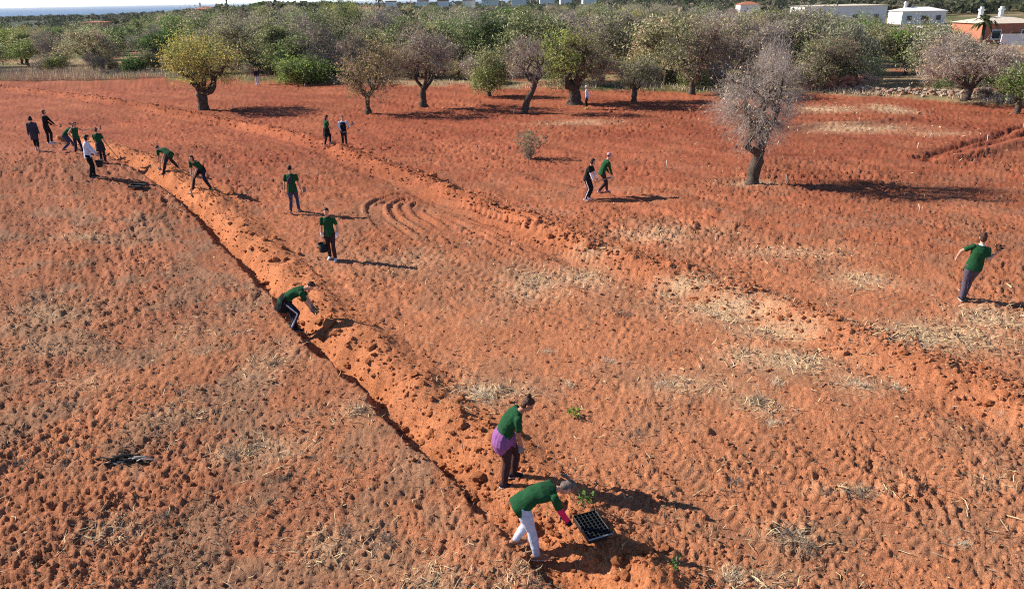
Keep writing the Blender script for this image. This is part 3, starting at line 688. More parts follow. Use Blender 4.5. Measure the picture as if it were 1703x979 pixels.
# ------------------------------------------------------------------ the grove behind: copies of a few grown trees, each an individual
VAR = []
vk = [('olive', 'olive', 'grey'), ('olive', 'olive', 'carob'), ('olive', 'olive', 'green'), ('carob', 'carob', 'green'), ('carob', 'carob', 'olive'), ('brown', 'brown', 'grey'), ('brown', 'grey', 'straw'), ('yellow', 'yellow', 'lime'), ('brown', 'brown', 'olive'), ('olive', 'olive', 'straw')]
for i, (nm, a_, b_) in enumerate(vk):
    bare = nm == 'brown'
    g = grow(100 + i, 5.0, 2.6, 1.0, .17, 5, ((a_, 1.0), (b_, .6)), 1600 if bare else 11000, .10 if bare else .105, 1300 if bare else 500, crown_z=2.7, crown_hz=2.3, gap=.38, low=.15, twig_w=.016)
    VAR.append((nm, meshes_of(g)))
LANDM = [(45, 'left picture border'), (160, 'round olive bush'), (340, 'yellow-leaved almond'), (500, 'dense green bush'), (614, 'small thin almond'), (706, 'dark forked almond'), (814, 'bushy low olive'), (868, 'leaning slender almond'), (955, 'large half-green almond'), (1054, 'small forked olive'), (1150, 'wide brown almond'), (1250, 'bare grey almond'), (1378, 'silvery olive'), (1432, 'rubble wall end'), (1500, 'striped lawn'), (1603, 'split leaning almond'), (1690, 'young right olive')]
CLEAR = [(0, 275, 114, 140), (830, 885, 62, 150), (1440, 1530, 98, 160), (200, 275, 92, 110), (1460, 1500, 62, 160), (1600, 1703, 45, 95), (1530, 1610, 38, 75), (1345, 1460, 0, 42)]
rg = np.random.default_rng(99); placed = []; NLAB = {'olive': 'olive tree', 'carob': 'dark evergreen tree', 'brown': 'brown leafless tree', 'yellow': 'yellowish tree'}
for it in range(5200):
    if len(placed) > 285: break
    y = 64 * (5.0 ** (rg.random() ** 1.15)); x = rg.uniform(-.86, .86) * y
    if y < float(edge_y(x)) + 4: continue
    z = float(macro(x, y)) + .2; px, py, zc = project((x, y, z))
    if px < -60 or px > 1763: continue
    if any(a < px < b and c_ < py < d_ for a, b, c_, d_ in CLEAR): continue
    if px > 1330 and y > 95 and rg.random() < .6: continue
    mind = 3.9 if y < 120 else 5.5
    if any((x - q[0]) ** 2 + (y - q[1]) ** 2 < mind ** 2 for q in placed): continue
    placed.append((x, y, z, px))
for i, (x, y, z, px) in enumerate(placed):
    w = rg.random()
    kind = rg.choice([0, 1, 2, 3, 4, 5, 6, 7, 8, 9], p=[.15, .14, .13, .08, .08, .11, .10, .05, .08, .08])
    nm, r = VAR[kind]; s = rg.uniform(.95, 1.45) * (1.12 if nm in ('carob',) else 1.0)
    lim = np.interp(px, [0, 130, 175, 240, 330, 420, 1150, 1230, 1330, 1370, 1460, 1480, 1530, 1600, 1620, 1760], [44, 42, 32, 24, 14, 7, 7, 12, 12, 26, 26, 40, 34, 52, 74, 74])
    hmax, _ = top_height((x, y, z), px, lim); s = min(s, hmax / 5.1)
    if s < .45: continue
    where = 'left' if px < 500 else 'middle' if px < 1000 else 'right'; depth = 'at grove edge' if y < 105 else 'deep in grove' if y < 180 else 'far back'
    lm = min(LANDM, key=lambda q: abs(q[0] - px)); side_ = 'left of' if px < lm[0] - 26 else 'right of' if px > lm[0] + 26 else 'behind'
    size_ = 'small ' if s < .98 else 'big ' if s > 1.28 else ''
    lab = f"{size_}{NLAB[nm]} {depth}, {side_} the {lm[1]}"
    t = empty(nm.replace('brown', 'almond').replace('yellow', 'almond') + '_tree', (x, y, z - .1), rg.uniform(0, 6.28)); t.scale = (s * rg.uniform(.9, 1.25), s * rg.uniform(.9, 1.25), s)
    tag(t, lab, 'tree', f"{NLAB[nm]}s {depth}, {side_} the {lm[1]}"); t['px'] = float(px)
    link('trunk', r['trunk'], None, t); tag(link('crown', r['crown'], None, t), kind='stuff')
    if nm == 'brown' or y < 100: tag(link('twigs', r['twigs'], None, t), kind='stuff')
rb = np.random.default_rng(31); cnt = 0
for it in range(400):
    if cnt >= 62: break
    px = rb.uniform(0, 1703); p = G(px, 136); x = p[0]; y = float(edge_y(x)) + (rb.uniform(1.5, 9) if px > 280 else rb.uniform(7, 22)); z = float(macro(x, y)) + .15; px, py, zc = project((x, y, z))
    if any(a < px < b and c_ < py < d_ for a, b, c_, d_ in CLEAR[1:]) or (1330 < px < 1620 and rb.random() < .6): continue
    nm, r = VAR[int(rb.choice([0, 1, 2, 4, 5, 6, 8, 9]))]; s = rb.uniform(.3, .62); cnt += 1
    t = empty('scrub_bush', (x, y, z - .35 * s), rb.uniform(0, 6.28)); t.scale = (s * rb.uniform(1, 1.5), s, s)
    where = 'left' if px < 500 else 'middle' if px < 1000 else 'right'; kd = 'brown leafless' if nm == 'brown' else 'olive green' if nm == 'olive' else 'dark green'
    lm = min(LANDM, key=lambda q: abs(q[0] - px)); side_ = 'left of' if px < lm[0] - 26 else 'right of' if px > lm[0] + 26 else 'behind'
    tag(t, f'{"larger " if s > .46 else "small "}low {kd} scrub bush {side_} the {lm[1]}', 'bush', f'low {kd} scrub {side_} the {lm[1]}'); t['px'] = float(px)
    link('stem', r['trunk'], None, t); tag(link('crown', r['crown'], None, t), kind='stuff'); tag(link('twigs', r['twigs'], None, t), kind='stuff')
# far-off woods: one mass
rf = np.random.default_rng(5); n = 5200
y = 250 * (22 ** (rf.random(n) ** 1.25)); x = rf.uniform(-.86, .75, n) * y
keep = y < 5200; x, y = x[keep], y[keep]; n = len(x); z = macro(x, y)
per = 15; s = (2.0 + 1.5 * rf.random(n)) * (1 + np.where(x / y < -.2, y / 2200, y / 9000))
C = np.repeat(np.stack([x, y, z + s * .6], 1), per, 0); v = rf.normal(0, 1, (n * per, 3)); v /= np.linalg.norm(v, axis=1)[:, None]; v[:, 2] = np.abs(v[:, 2]) * .9 - .15
ss = np.repeat(s, per); C = C + v * ss[:, None] * np.array([1.1, 1.1, .75])
V, Q = leaf_faces(C, v, ss * .85, rf, 1.2)
me = np_mesh('far_woodland', V, [Q], False)
cc = np.repeat(np.array([[.10, .11, .06], [.075, .085, .045], [.14, .125, .085], [.06, .075, .035]])[rf.integers(0, 4, n)], per, 0) * (.8 + .4 * rf.random((n * per, 1)))
set_col(me, 'tint', np.repeat(cc, 4, 0)); tag(link('far_woodland', me, m_leaf), 'far-off scrub woods falling away to the sea', 'woods', kind='stuff')
# tall dry grass along the far left border of the field, and shorter along the rest
def grass_band(n, fx, ymax, h, cols, seed):
    r_ = np.random.default_rng(seed); px = fx(r_, n); ex = np.array([G(p, 100)[0] for p in np.linspace(-100, 1800, 60)])
    return px
rr_ = np.random.default_rng(12)
n = 26000; tpx = rr_.uniform(-.80, .80, n); ey = 40 + 0 * tpx
yy = np.zeros(n); xx = np.zeros(n)
for it in range(8):
    xx = tpx * np.where(yy == 0, 66, yy); yy = edge_y(xx) + 0
depth = rr_.random(n) ** 1.6 * np.where(tpx < -.40, 16, 5)
yy = yy + .2 + depth; xx = tpx * yy
dens = np.where(tpx < -.42, 1.0, np.where(tpx > .4, .5, .35)) * sstep(.25, .6, fbm(xx / 2.2, yy / 2.2, 2, 55) + np.where(tpx < -.42, .25, 0))
k = rr_.random(n) < dens; xx, yy, tpx = xx[k], yy[k], tpx[k]; n = len(xx); zz = soil_zs(xx, yy) - .05
hh = (.35 + .5 * rr_.random(n)) * np.where(tpx < -.55, 1.5, np.where(tpx < -.42, .9, .6))
a = rr_.random(n) * 6.283; lean_ = rr_.normal(0, .25, (n, 2)); w = .03
p0 = np.stack([xx, yy, zz], 1); sd_ = np.stack([np.cos(a), np.sin(a), 0 * a], 1) * w; tip = p0 + np.stack([lean_[:, 0] * hh, lean_[:, 1] * hh, hh], 1)
V = np.stack([p0 - sd_, p0 + sd_, tip], 1).reshape(-1, 3); F = 3 * np.arange(n)[:, None] + np.array([[0, 1, 2]])
me = np_mesh('dry_grass', V, [F], False); set_col(me, 'tint', np.repeat(np.array([[.72, .54, .37], [.62, .45, .32], [.76, .60, .42], [.55, .40, .29], [.50, .44, .26]])[rr_.integers(0, 5, n)], 3, 0))
tag(link('dry_grass', me, m_straw), 'tall dry brown grass along the far border of the field', 'grass', kind='stuff')

# ================================================================== PEOPLE
def _n(v): v = np.asarray(v, float); return v / max(np.linalg.norm(v), 1e-9)
def loft(pts, rads, ref=None, sides=14, cap=True):
    """closed tube of elliptical sections; rads (a,b): a along ref-perpendicular side axis, b along the ref (front) axis"""
    pts = [np.asarray(p, float) for p in pts]; n = len(pts); V = []; F = []
    for i, p in enumerate(pts):
        T = _n(pts[min(i + 1, n - 1)] - pts[max(i - 1, 0)])
        r = np.array([0, 1.0, 0.02]) if ref is None else np.asarray(ref[i] if isinstance(ref, list) else ref, float)
        B = r - T * (r @ T)
        if np.linalg.norm(B) < .05: B = np.array([1.0, 0, 0]) - T * T[0]
        B = _n(B); A = np.cross(T, B)
        a, b = rads[i] if isinstance(rads[i], (tuple, list)) else (rads[i], rads[i])
        for k in range(sides):
            t = 2 * math.pi * k / sides; V.append(p + A * a * math.cos(t) + B * b * math.sin(t))
    for i in range(n - 1):
        for k in range(sides):
            k2 = (k + 1) % sides; F.append((i * sides + k, i * sides + k2, (i + 1) * sides + k2, (i + 1) * sides + k))
    if cap:
        F.append(tuple(reversed(range(sides)))); F.append(tuple((n - 1) * sides + k for k in range(sides)))
    return V, F
def ball(c, r, ax=None, seg=12, ring=8):
    r = (r, r, r) if not isinstance(r, (tuple, list)) else r; M = np.eye(3) if ax is None else np.array(ax).T
    V = []; F = []
    for i in range(ring + 1):
        th = math.pi * i / ring
        for k in range(seg):
            t = 2 * math.pi * k / seg
            V.append(np.asarray(c) + M @ np.array([r[0] * math.sin(th) * math.cos(t), r[1] * math.sin(th) * math.sin(t), r[2] * math.cos(th)]))
    for i in range(ring):
        for k in range(seg):
            k2 = (k + 1) % seg
            F.append((i * seg + k, (i + 1) * seg + k, (i + 1) * seg + k2, i * seg + k2))
    return V, F
def limb_loft(p, q, r0, r1, mid=None, ext=.0):
    d = _n(q - p); pts = [p - d * r0 * .75, p - d * r0 * .4, p]; rr = [r0 * .35, r0 * .85, r0]
    if mid:
        for t, r in mid: pts.append(p + (q - p) * t); rr.append(r)
    pts += [q, q + d * r1 * .4, q + d * r1 * .75]; rr += [r1, r1 * .85, r1 * .35]
    return loft(pts, rr)
_dg = None
def fuse(name, shapes, voxel, smooth=4, wr=0.0, wscale=14.0, seed=0, parent=None, material=None, stretch=(1, 1, 1)):
    """weld overlapping closed shapes into one continuous skin"""
    V = []; F = []
    for v, f in shapes:
        o = len(V); V += [tuple(x) for x in v]; F += [tuple(i + o for i in q) for q in f]
    me = bpy.data.meshes.new(name); me.from_pydata(V, [], F); me.update()
    o = bpy.data.objects.new('tmp', me); COL.objects.link(o)
    m = o.modifiers.new('r', 'REMESH'); m.mode = 'VOXEL'; m.voxel_size = voxel
    if smooth: m = o.modifiers.new('s', 'SMOOTH'); m.factor = .5; m.iterations = smooth
    m = o.modifiers.new('d', 'DECIMATE'); m.ratio = .42 if voxel > .009 else .5
    dg = bpy.context.evaluated_depsgraph_get(); out = bpy.data.meshes.new_from_object(o.evaluated_get(dg))
    bpy.data.objects.remove(o); bpy.data.meshes.remove(me); out.name = name
    n = len(out.vertices)
    if wr and n:
        co = np.zeros(n * 3, np.float32); out.vertices.foreach_get('co', co); co = co.reshape(-1, 3).astype(float)
        no = np.zeros(n * 3, np.float32); out.vertices.foreach_get('normal', no); no = no.reshape(-1, 3)
        q = co * wscale * np.array(stretch)
        w = (vnoise(q[:, 0] + q[:, 1] * .6, q[:, 2] + q[:, 1] * .5, seed) - .5) * 1.3 + (vnoise(q[:, 0] * 2.1 - q[:, 2], q[:, 1] * 2.1 + q[:, 2] * .7, seed + 4) - .5) * .7
        co = co + no * (w * wr)[:, None]; out.vertices.foreach_set('co', co.astype(np.float32).ravel()); out.update()
    out.polygons.foreach_set('use_smooth', np.ones(len(out.polygons), bool))
    if material: out.materials.append(material)
    return link(name, out, None, parent)
def ik(a, c, l1, l2, hint):
    d = c - a; L = np.linalg.norm(d); Lm = (l1 + l2) * .998
    if L > Lm: c = a + d / L * Lm; d = c - a; L = Lm
    L = max(L, abs(l1 - l2) + .02); u = d / max(np.linalg.norm(d), 1e-9)
    x = (l1 * l1 - l2 * l2 + L * L) / (2 * L); h = math.sqrt(max(l1 * l1 - x * x, 0)); hv = np.asarray(hint, float); hv = _n(hv - u * (hv @ u))
    return a + u * x + hv * h, c
SKIN = {'fair': srgb(205, 150, 125), 'tan': srgb(170, 115, 88), 'dark': srgb(95, 62, 48)}
GREEN = srgb(30, 76, 44)
CL = {'green': GREEN, 'white': srgb(225, 228, 238), 'pale_blue': srgb(205, 215, 235), 'black': srgb(28, 27, 30), 'navy': srgb(38, 38, 52), 'jeans': srgb(66, 72, 96), 'brown': srgb(62, 42, 44), 'purple': srgb(140, 88, 142),
      'pink': srgb(222, 42, 98), 'grey': srgb(88, 78, 92), 'plum_grey': srgb(62, 56, 68), 'light_denim': srgb(192, 198, 218), 'yellow': srgb(220, 215, 60), 'tan': srgb(170, 120, 90), 'glove_grey': srgb(120, 118, 122), 'charcoal': srgb(48, 44, 50), 'pink_grey': srgb(190, 150, 155)}
def cloth(c):
    return mat('cloth_' + c, CL[c], .92, .16, 9, .5, 110)
HAIR = {'dark': srgb(38, 27, 24), 'brown': srgb(70, 45, 34), 'grey': srgb(98, 86, 80), 'reddish': srgb(96, 56, 40)}
def hairmat(c):
    k = 'hair_' + c
    if k in MATS: return MATS[k]
    m, nt, b = nodes_of(k); tc = nt.nodes.new('ShaderNodeTexCoord'); mp = nt.nodes.new('ShaderNodeMapping'); mp.inputs['Scale'].default_value = (60, 60, 6)
    n = nt.nodes.new('ShaderNodeTexNoise'); n.inputs['Scale'].default_value = 1.0; rp = nt.nodes.new('ShaderNodeValToRGB')
    h = np.array(HAIR[c]); rp.color_ramp.elements[0].color = (*(h * .45), 1); rp.color_ramp.elements[1].color = (*np.clip(h * 1.6, 0, 1), 1)
    rp.color_ramp.elements[0].position = .3; rp.color_ramp.elements[1].position = .7
    nt.links.new(tc.outputs['Object'], mp.inputs[0]); nt.links.new(mp.outputs[0], n.inputs['Vector']); nt.links.new(n.outputs['Fac'], rp.inputs[0]); nt.links.new(rp.outputs[0], b.inputs['Base Color'])
    b.inputs['Roughness'].default_value = .6; b.inputs['Specular IOR Level'].default_value = .2
    return m
m_eye = mat('eye_dark', (.02, .015, .012), .3, .1)
m_sole = mat('shoe_sole', (.55, .52, .5), .8, .15)

def person(label, foot_px, head, height=1.68, f='w', hip=(0, 0, .945), lean=(8, 14), side=0, twist=0, look=(0, 0), feet=((-.1, 0, 0, 0), (.1, 0, 0, 0)), knees=((0, 1, 0), (0, 1, 0)),
           hands=((-.24, .05, .82), (.24, .05, .82)), elbows=((-.5, -1, 0), (.5, -1, 0)), skin='fair', shirt='green', sleeve='short', trousers='black', shoes='black', hair='dark', hairdo='short', waist=None, gloves=None, sleeves_col=None,
           voxel=.012, coat=None, stripe=None, rolled=0.0, cap=None, grip=.5, seed=1, bulk=1.0, vest=None, bag=None, collar=None, foot_at=None, tail=None):
    """a person facing local +Y, feet on the soil at the foot pixel; 'head' = world heading in degrees (0 = away from the camera, 90 = to the left, 180 = to the camera)"""
    k = height / 1.70
    base = np.array(foot_at) if foot_at is not None else G(*foot_px)
    hd = math.radians(head); ch, sh = math.cos(hd), math.sin(hd)
    toW = lambda p: np.array([base[0] + p[0] * ch - p[1] * sh, base[1] + p[0] * sh + p[1] * ch])
    gz = []
    for fx, fy, *_ in feet:
        w = toW((fx * k, fy * k)); gz.append(float(np.mean(soil_zs([w[0], w[0] + .06, w[0] - .06], [w[1], w[1] + .05, w[1] - .05]))))
    z0 = float(np.mean(gz)); root = empty('person', (base[0], base[1], z0), hd); tag(root, label, 'person')
    K = lambda *v: np.array(v, float) * k
    female = f == 'w'
    # --- skeleton
    pel = K(*hip)
    sd = math.radians(side)
    def updir(a):
        a = math.radians(a); return _n(np.array([math.sin(sd), math.sin(a), math.cos(a) * math.cos(sd)]))
    u1, u2 = updir(lean[0]), updir(lean[1])
    p1 = pel + u1 * .23 * k; neckb = p1 + u2 * .285 * k
    r0 = _n(np.array([math.cos(sd), 0, -math.sin(sd)])); tw = math.radians(twist)
    f2 = _n(np.cross(u2, r0)); r2 = r0 * math.cos(tw) + f2 * math.sin(tw); f2 = _n(np.cross(u2, r2)); f1 = _n(np.cross(u1, r0))
    sw = (.168 if female else .19) * k
    sho = [neckb - u2 * .045 * k - r2 * sw, neckb - u2 * .045 * k + r2 * sw]
    hw = .088 * k; hipj = [pel - r0 * hw - u1 * .02 * k, pel + r0 * hw - u1 * .02 * k]
    hp, hy = math.radians(lean[1] * .35 + look[0]), math.radians(look[1])
    hu = _n(np.array([0, math.sin(hp), math.cos(hp)]) + np.array([math.sin(sd) * .5, 0, 0])); hf = np.array([-math.sin(hy) * math.cos(hp), math.cos(hy) * math.cos(hp), -math.sin(hp)]); hf = _n(hf - hu * (hf @ hu)); hr = np.cross(hf, hu)
    hc = neckb + u2 * .055 * k + hu * .135 * k + hf * .02 * k
    ank = []; kn = []; fdir = []
    for i in (0, 1):
        fx, fy, fyaw, lift = feet[i][:4]; a = np.array([fx * k, fy * k, gz[i] - z0 + (.085 + lift) * k])
        j, a = ik(hipj[i], a, .43 * k, .425 * k, knees[i]); kn.append(j); ank.append(a); ya = math.radians(fyaw)
        pit = feet[i][4] if len(feet[i]) > 4 else 0.0; pr = math.radians(pit)
        fdir.append(np.array([-math.sin(ya) * math.cos(pr), math.cos(ya) * math.cos(pr), -math.sin(pr)]))
    wr_ = []; el = []
    for i in (0, 1):
        j, w = ik(sho[i], K(*hands[i]), .285 * k, .245 * k, elbows[i]); el.append(j); wr_.append(w)
    b_ = bulk
    # --- body: one skin
    S = []
    S.append(loft([pel - u1 * .10 * k, pel - u1 * .03 * k, pel + u1 * .06 * k, p1 - u1 * .03 * k, p1 + u2 * .10 * k, p1 + u2 * .20 * k, neckb - u2 * .02 * k, neckb + u2 * .02 * k],
                  [(.11 * k, .08 * k), (.155 * k * b_, .105 * k * b_), (.15 * k * b_, .10 * k * b_), (.125 * k * b_, .09 * k * b_), (.145 * k * b_, .105 * k * b_), (.16 * k, .095 * k), (.13 * k, .07 * k), (.05 * k, .05 * k)], [f1, f1, f1, f1, f2, f2, f2, f2]))
    S.append(loft([neckb - u2 * .03 * k, neckb + u2 * .04 * k, hc - hu * .05 * k], [.062 * k, .052 * k, .05 * k]))
    S.append(ball(hc + hu * .025 * k - hf * .012 * k, (.074 * k, .092 * k, .094 * k), (hr, hf, hu)))           # skull
    S.append(ball(hc - hu * .045 * k + hf * .022 * k, (.058 * k, .066 * k, .072 * k), (hr, hf, hu)))           # jaw
    S.append(loft([hc + hf * .075 * k + hu * .02 * k, hc + hf * .092 * k - hu * .012 * k, hc + hf * .10 * k - hu * .028 * k, hc + hf * .07 * k - hu * .036 * k], [.008 * k, .012 * k, .016 * k, .01 * k], hu, 8))
    for s in (-1, 1): S.append(ball(hc + hr * s * .078 * k - hf * .012 * k - hu * .005 * k, (.012 * k, .022 * k, .034 * k), (hr, hf, hu), 8, 6))
    for i in (0, 1):
        S.append(limb_loft(hipj[i], kn[i], .088 * k * b_, .054 * k, [(.5, .078 * k * b_)]))
        S.append(limb_loft(kn[i], ank[i], .055 * k, .038 * k, [(.3, .058 * k), (.7, .042 * k)]))
        fd = fdir[i]; up = np.array([0, 0, 1.0]); S.append(loft([ank[i] - fd * .06 * k - up * .045 * k, ank[i] - up * .04 * k, ank[i] + fd * .09 * k - up * .052 * k, ank[i] + fd * .16 * k - up * .062 * k], [(.03 * k, .03 * k), (.036 * k, .04 * k), (.042 * k, .03 * k), (.03 * k, .018 * k)], up))
        S.append(limb_loft(sho[i], el[i], .054 * k, .040 * k)); S.append(limb_loft(el[i], wr_[i], .041 * k, .027 * k, [(.3, .041 * k)]))
    # hands: palm, four fingers and a thumb, curled by grip
    HS = [[], []]
    for i in (0, 1):
        d = _n(wr_[i] - el[i]); inn = _n(-r2 * (1 if i else -1) - d * ((-r2 * (1 if i else -1)) @ d)); ac = np.cross(d, inn)
        if ac @ f2 < 0: ac = -ac                     # towards the thumb / front
        H = [loft([wr_[i] - d * .01 * k, wr_[i] + d * .035 * k, wr_[i] + d * .085 * k], [(.026 * k, .016 * k), (.038 * k, .017 * k), (.040 * k, .013 * k)], inn, 10)]
        for q, (o, L) in enumerate(((.030, .072), (.010, .080), (-.011, .074), (-.030, .058))):
            b0 = wr_[i] + d * .078 * k + ac * o * k; g = grip * 1.5
            d1 = _n(d * math.cos(g * .6) + inn * math.sin(g * .6)); d2 = _n(d * math.cos(g * 1.5) + inn * math.sin(g * 1.5))
            m1 = b0 + d1 * L * .5 * k; m2 = m1 + d2 * L * .5 * k
            H.append(loft([b0 - d * .012 * k, b0, m1, m2, m2 + d2 * .004 * k], [.008 * k, .0092 * k, .0088 * k, .0072 * k, .004 * k], ac, 8))
        t0 = wr_[i] + d * .025 * k + ac * .028 * k; td = _n(d * .6 + ac * .75 + inn * .35); t1 = t0 + td * .038 * k; td2 = _n(d * .85 + ac * .2 + inn * (.3 + grip)); t2 = t1 + td2 * .032 * k
        H.append(loft([t0 - td * .01 * k, t0, t1, t2, t2 + td2 * .004 * k], [.011 * k, .0125 * k, .0105 * k, .008 * k, .004 * k], inn, 8)); HS[i] = H; S += H
    fuse('body', S, voxel * .72, 3, parent=root, material=mat('skin_' + skin, SKIN[skin], .6, .10, 6, spec=.35))
    # --- face details
    def plain(name, vf, material):
        me = bpy.data.meshes.new(name); me.from_pydata([tuple(v) for v in vf[0]], [], vf[1]); me.update(); me.polygons.foreach_set('use_smooth', np.ones(len(me.polygons), bool)); link(name, me, material, root)
    for s in (-1, 1): plain('eye', ball(hc + hf * .083 * k + hr * s * .031 * k + hu * .012 * k, (.013 * k, .008 * k, .007 * k), (hr, hf, hu), 8, 6), m_eye)
    plain('mouth', ball(hc + hf * .083 * k - hu * .068 * k, (.024 * k, .008 * k, .008 * k), (hr, hf, hu), 8, 6), mat('lips', srgb(150, 80, 75), .5, .1))
    # --- trousers
    tb = cloth(trousers); T = [loft([pel - u1 * .11 * k, pel - u1 * .04 * k, pel + u1 * .04 * k, pel + u1 * .10 * k], [(.12 * k, .09 * k), (.168 * k * b_, .118 * k * b_), (.162 * k * b_, .112 * k * b_), (.15 * k * b_, .10 * k * b_)], f1)]
    for i in (0, 1):
        lo = ank[i] + (kn[i] - ank[i]) * (.02 + rolled)
        T.append(limb_loft(hipj[i], kn[i], .103 * k * b_, .068 * k, [(.5, .092 * k * b_)])); T.append(limb_loft(kn[i], lo, .069 * k, .055 * k, [(.35, .070 * k)]))
    tr = fuse('trousers', T, voxel, 3, .007, 15, seed, root, tb, (1, 1, 2.2))
    if stripe:
        for i in (0, 1):
            out = r0 * (1 if i else -1); pts = [hipj[i] + out * .088 * k * b_, (hipj[i] + kn[i]) / 2 + out * .086 * k * b_, kn[i] + out * .062 * k, (kn[i] + ank[i]) / 2 + out * .062 * k, ank[i] + out * .050 * k]
            fuse('stripe', [loft(pts, [(.022 * k, .012 * k)] * 5, out)], voxel * .8, 1, parent=tr, material=cloth(stripe))
    # --- top
    sc = cloth(shirt); lo = -.13 if coat is None else -.36
    Sh = [loft([pel + u1 * lo * k, pel + u1 * -.04 * k, pel + u1 * .06 * k, p1 - u1 * .03 * k, p1 + u2 * .10 * k, p1 + u2 * .20 * k, neckb - u2 * .015 * k, neckb + u2 * .022 * k],
               [(.178 * k * b_, .132 * k * b_), (.180 * k * b_, .134 * k * b_), (.172 * k * b_, .124 * k * b_), (.152 * k * b_, .114 * k * b_), (.166 * k * b_, .128 * k * b_), (.178 * k, .113 * k), (.135 * k, .080 * k), (.066 * k, .062 * k)], [f1, f1, f1, f1, f2, f2, f2, f2], 18)]
    long_ = sleeve == 'long'
    for i in (0, 1):
        if sleeve == 'none': Sh.append(ball(sho[i], .058 * k)); continue
        if long_ and not sleeves_col:
            Sh.append(limb_loft(sho[i], el[i], .062 * k, .056 * k)); Sh.append(limb_loft(el[i], el[i] + (wr_[i] - el[i]) * .96, .056 * k, .042 * k))
        else:
            e2 = sho[i] + (el[i] - sho[i]) * .66; Sh.append(limb_loft(sho[i], e2, .063 * k, .064 * k))
    top = fuse('coat' if coat else 'shirt', Sh, voxel, 3, .009, 13, seed + 3, root, sc, (1, 1, 1.4))
    if sleeves_col:
        for i in (0, 1):
            e2 = sho[i] + (el[i] - sho[i]) * .5
            fuse('sleeve', [limb_loft(e2, el[i], .052 * k, .050 * k), limb_loft(el[i], el[i] + (wr_[i] - el[i]) * .95, .050 * k, .038 * k)], voxel, 3, .004, 22, seed, root, cloth(sleeves_col))
    if vest:
        fuse('vest', [loft([pel + u1 * -.10 * k, pel + u1 * .06 * k, p1 + u2 * .10 * k, p1 + u2 * .20 * k, neckb - u2 * .03 * k], [(.19 * k, .142 * k), (.182 * k, .135 * k), (.177 * k, .138 * k), (.182 * k, .122 * k), (.12 * k, .085 * k)], f2, 18)], voxel, 3, .006, 14, seed, root, cloth(vest))
    if collar:
        fuse('collar', [loft([neckb - u2 * .005 * k, neckb + u2 * .035 * k], [.080 * k, .066 * k])], voxel * .8, 2, parent=root, material=cloth(collar))
    if bag:
        B = p1 + u2 * .08 * k - f2 * .165 * k
        g = fuse('sling_bag', [loft([B - u2 * .14 * k - r2 * .05 * k, B - r2 * .02 * k, B + u2 * .14 * k + r2 * .05 * k], [(.07 * k, .035 * k), (.085 * k, .045 * k), (.05 * k, .03 * k)], f2)], voxel, 3, .004, 18, seed, root, cloth(bag))
    # --- garment tied round the waist: a draped skirt behind, sleeves knotted in front
    if waist:
        wc, ln, fl = waist; dn = _n(-u1 * .5 + np.array([0, 0, -1.0])); back = -f1
        W = [loft([pel + u1 * .10 * k, pel + u1 * .02 * k + back * .015 * k, pel + dn * ln * .45 * k + back * .03 * k, pel + dn * ln * k + back * .04 * k], [(.165 * k * b_, .118 * k * b_), (.195 * k * b_, .145 * k * b_), (.205 * k * b_, .155 * k * b_), ((.18 + fl) * k * b_, (.135 + fl) * k * b_)], f1, 18)]
        W.append(loft([pel + u1 * .08 * k + f1 * .13 * k, pel + u1 * .03 * k + f1 * .155 * k + r0 * .03 * k, pel - np.array([0, 0, .16 * k]) + f1 * .16 * k + r0 * .05 * k], [.04 * k, .035 * k, .024 * k]))
        fuse('tied_jacket', W, voxel, 2, .016, 15, seed + 8, root, cloth(wc), (1.6, 1.6, .25))
    # --- shoes
    for i in (0, 1):
        fd = fdir[i]; up = np.array([0, 0, 1.0]); a = ank[i]
        o = fuse('shoe', [loft([a - fd * .085 * k - up * .05 * k, a - fd * .05 * k - up * .03 * k, a - up * .022 * k + fd * .01 * k, a + fd * .09 * k - up * .048 * k, a + fd * .165 * k - up * .062 * k, a + fd * .185 * k - up * .068 * k], [(.028 * k, .032 * k), (.042 * k, .05 * k), (.046 * k, .054 * k), (.05 * k, .036 * k), (.042 * k, .024 * k), (.024 * k, .012 * k)], up),
                          loft([a - up * .03 * k, a + (kn[i] - a) * .06], [.05 * k, .046 * k])], voxel * .9, 2, parent=root, material=cloth(shoes))
        fuse('sole', [loft([a - fd * .088 * k - up * .077 * k, a - fd * .03 * k - up * .077 * k, a + fd * .10 * k - up * .077 * k, a + fd * .19 * k - up * .077 * k], [(.034 * k, .012 * k), (.046 * k, .013 * k), (.054 * k, .013 * k), (.03 * k, .012 * k)], up)], voxel * .7, 1, parent=o, material=m_sole)
    # --- gloves
    if gloves:
        for i in (0, 1):
            gl = []
            for v, ff in HS[i]:
                c = np.mean(np.array(v), 0); gl.append(([c + (np.array(q) - c) * 1.16 for q in v], ff))
            d = _n(wr_[i] - el[i]); gl.append(loft([wr_[i] - d * .05 * k, wr_[i] + d * .02 * k], [.038 * k, .034 * k]))
            fuse('glove', gl, voxel * .72, 2, parent=root, material=cloth(gloves))
    # --- hair
    hm = hairmat(hair); hb = hc + hu * .04 * k - hf * .03 * k
    Hh = [ball(hb, (.084 * k, .092 * k, .090 * k), (hr, hf, hu)), ball(hb + hf * .04 * k + hu * .05 * k, (.06 * k, .055 * k, .036 * k), (hr, hf, hu))]
    if hairdo in ('bun', 'tail', 'long', 'bob'): Hh.append(ball(hc - hf * .05 * k - hu * .03 * k, (.078 * k, .055 * k, .075 * k), (hr, hf, hu)))
    if hairdo == 'bun': Hh.append(ball(hb + hu * .085 * k - hf * .065 * k, (.042 * k, .042 * k, .038 * k), (hr, hf, hu)))
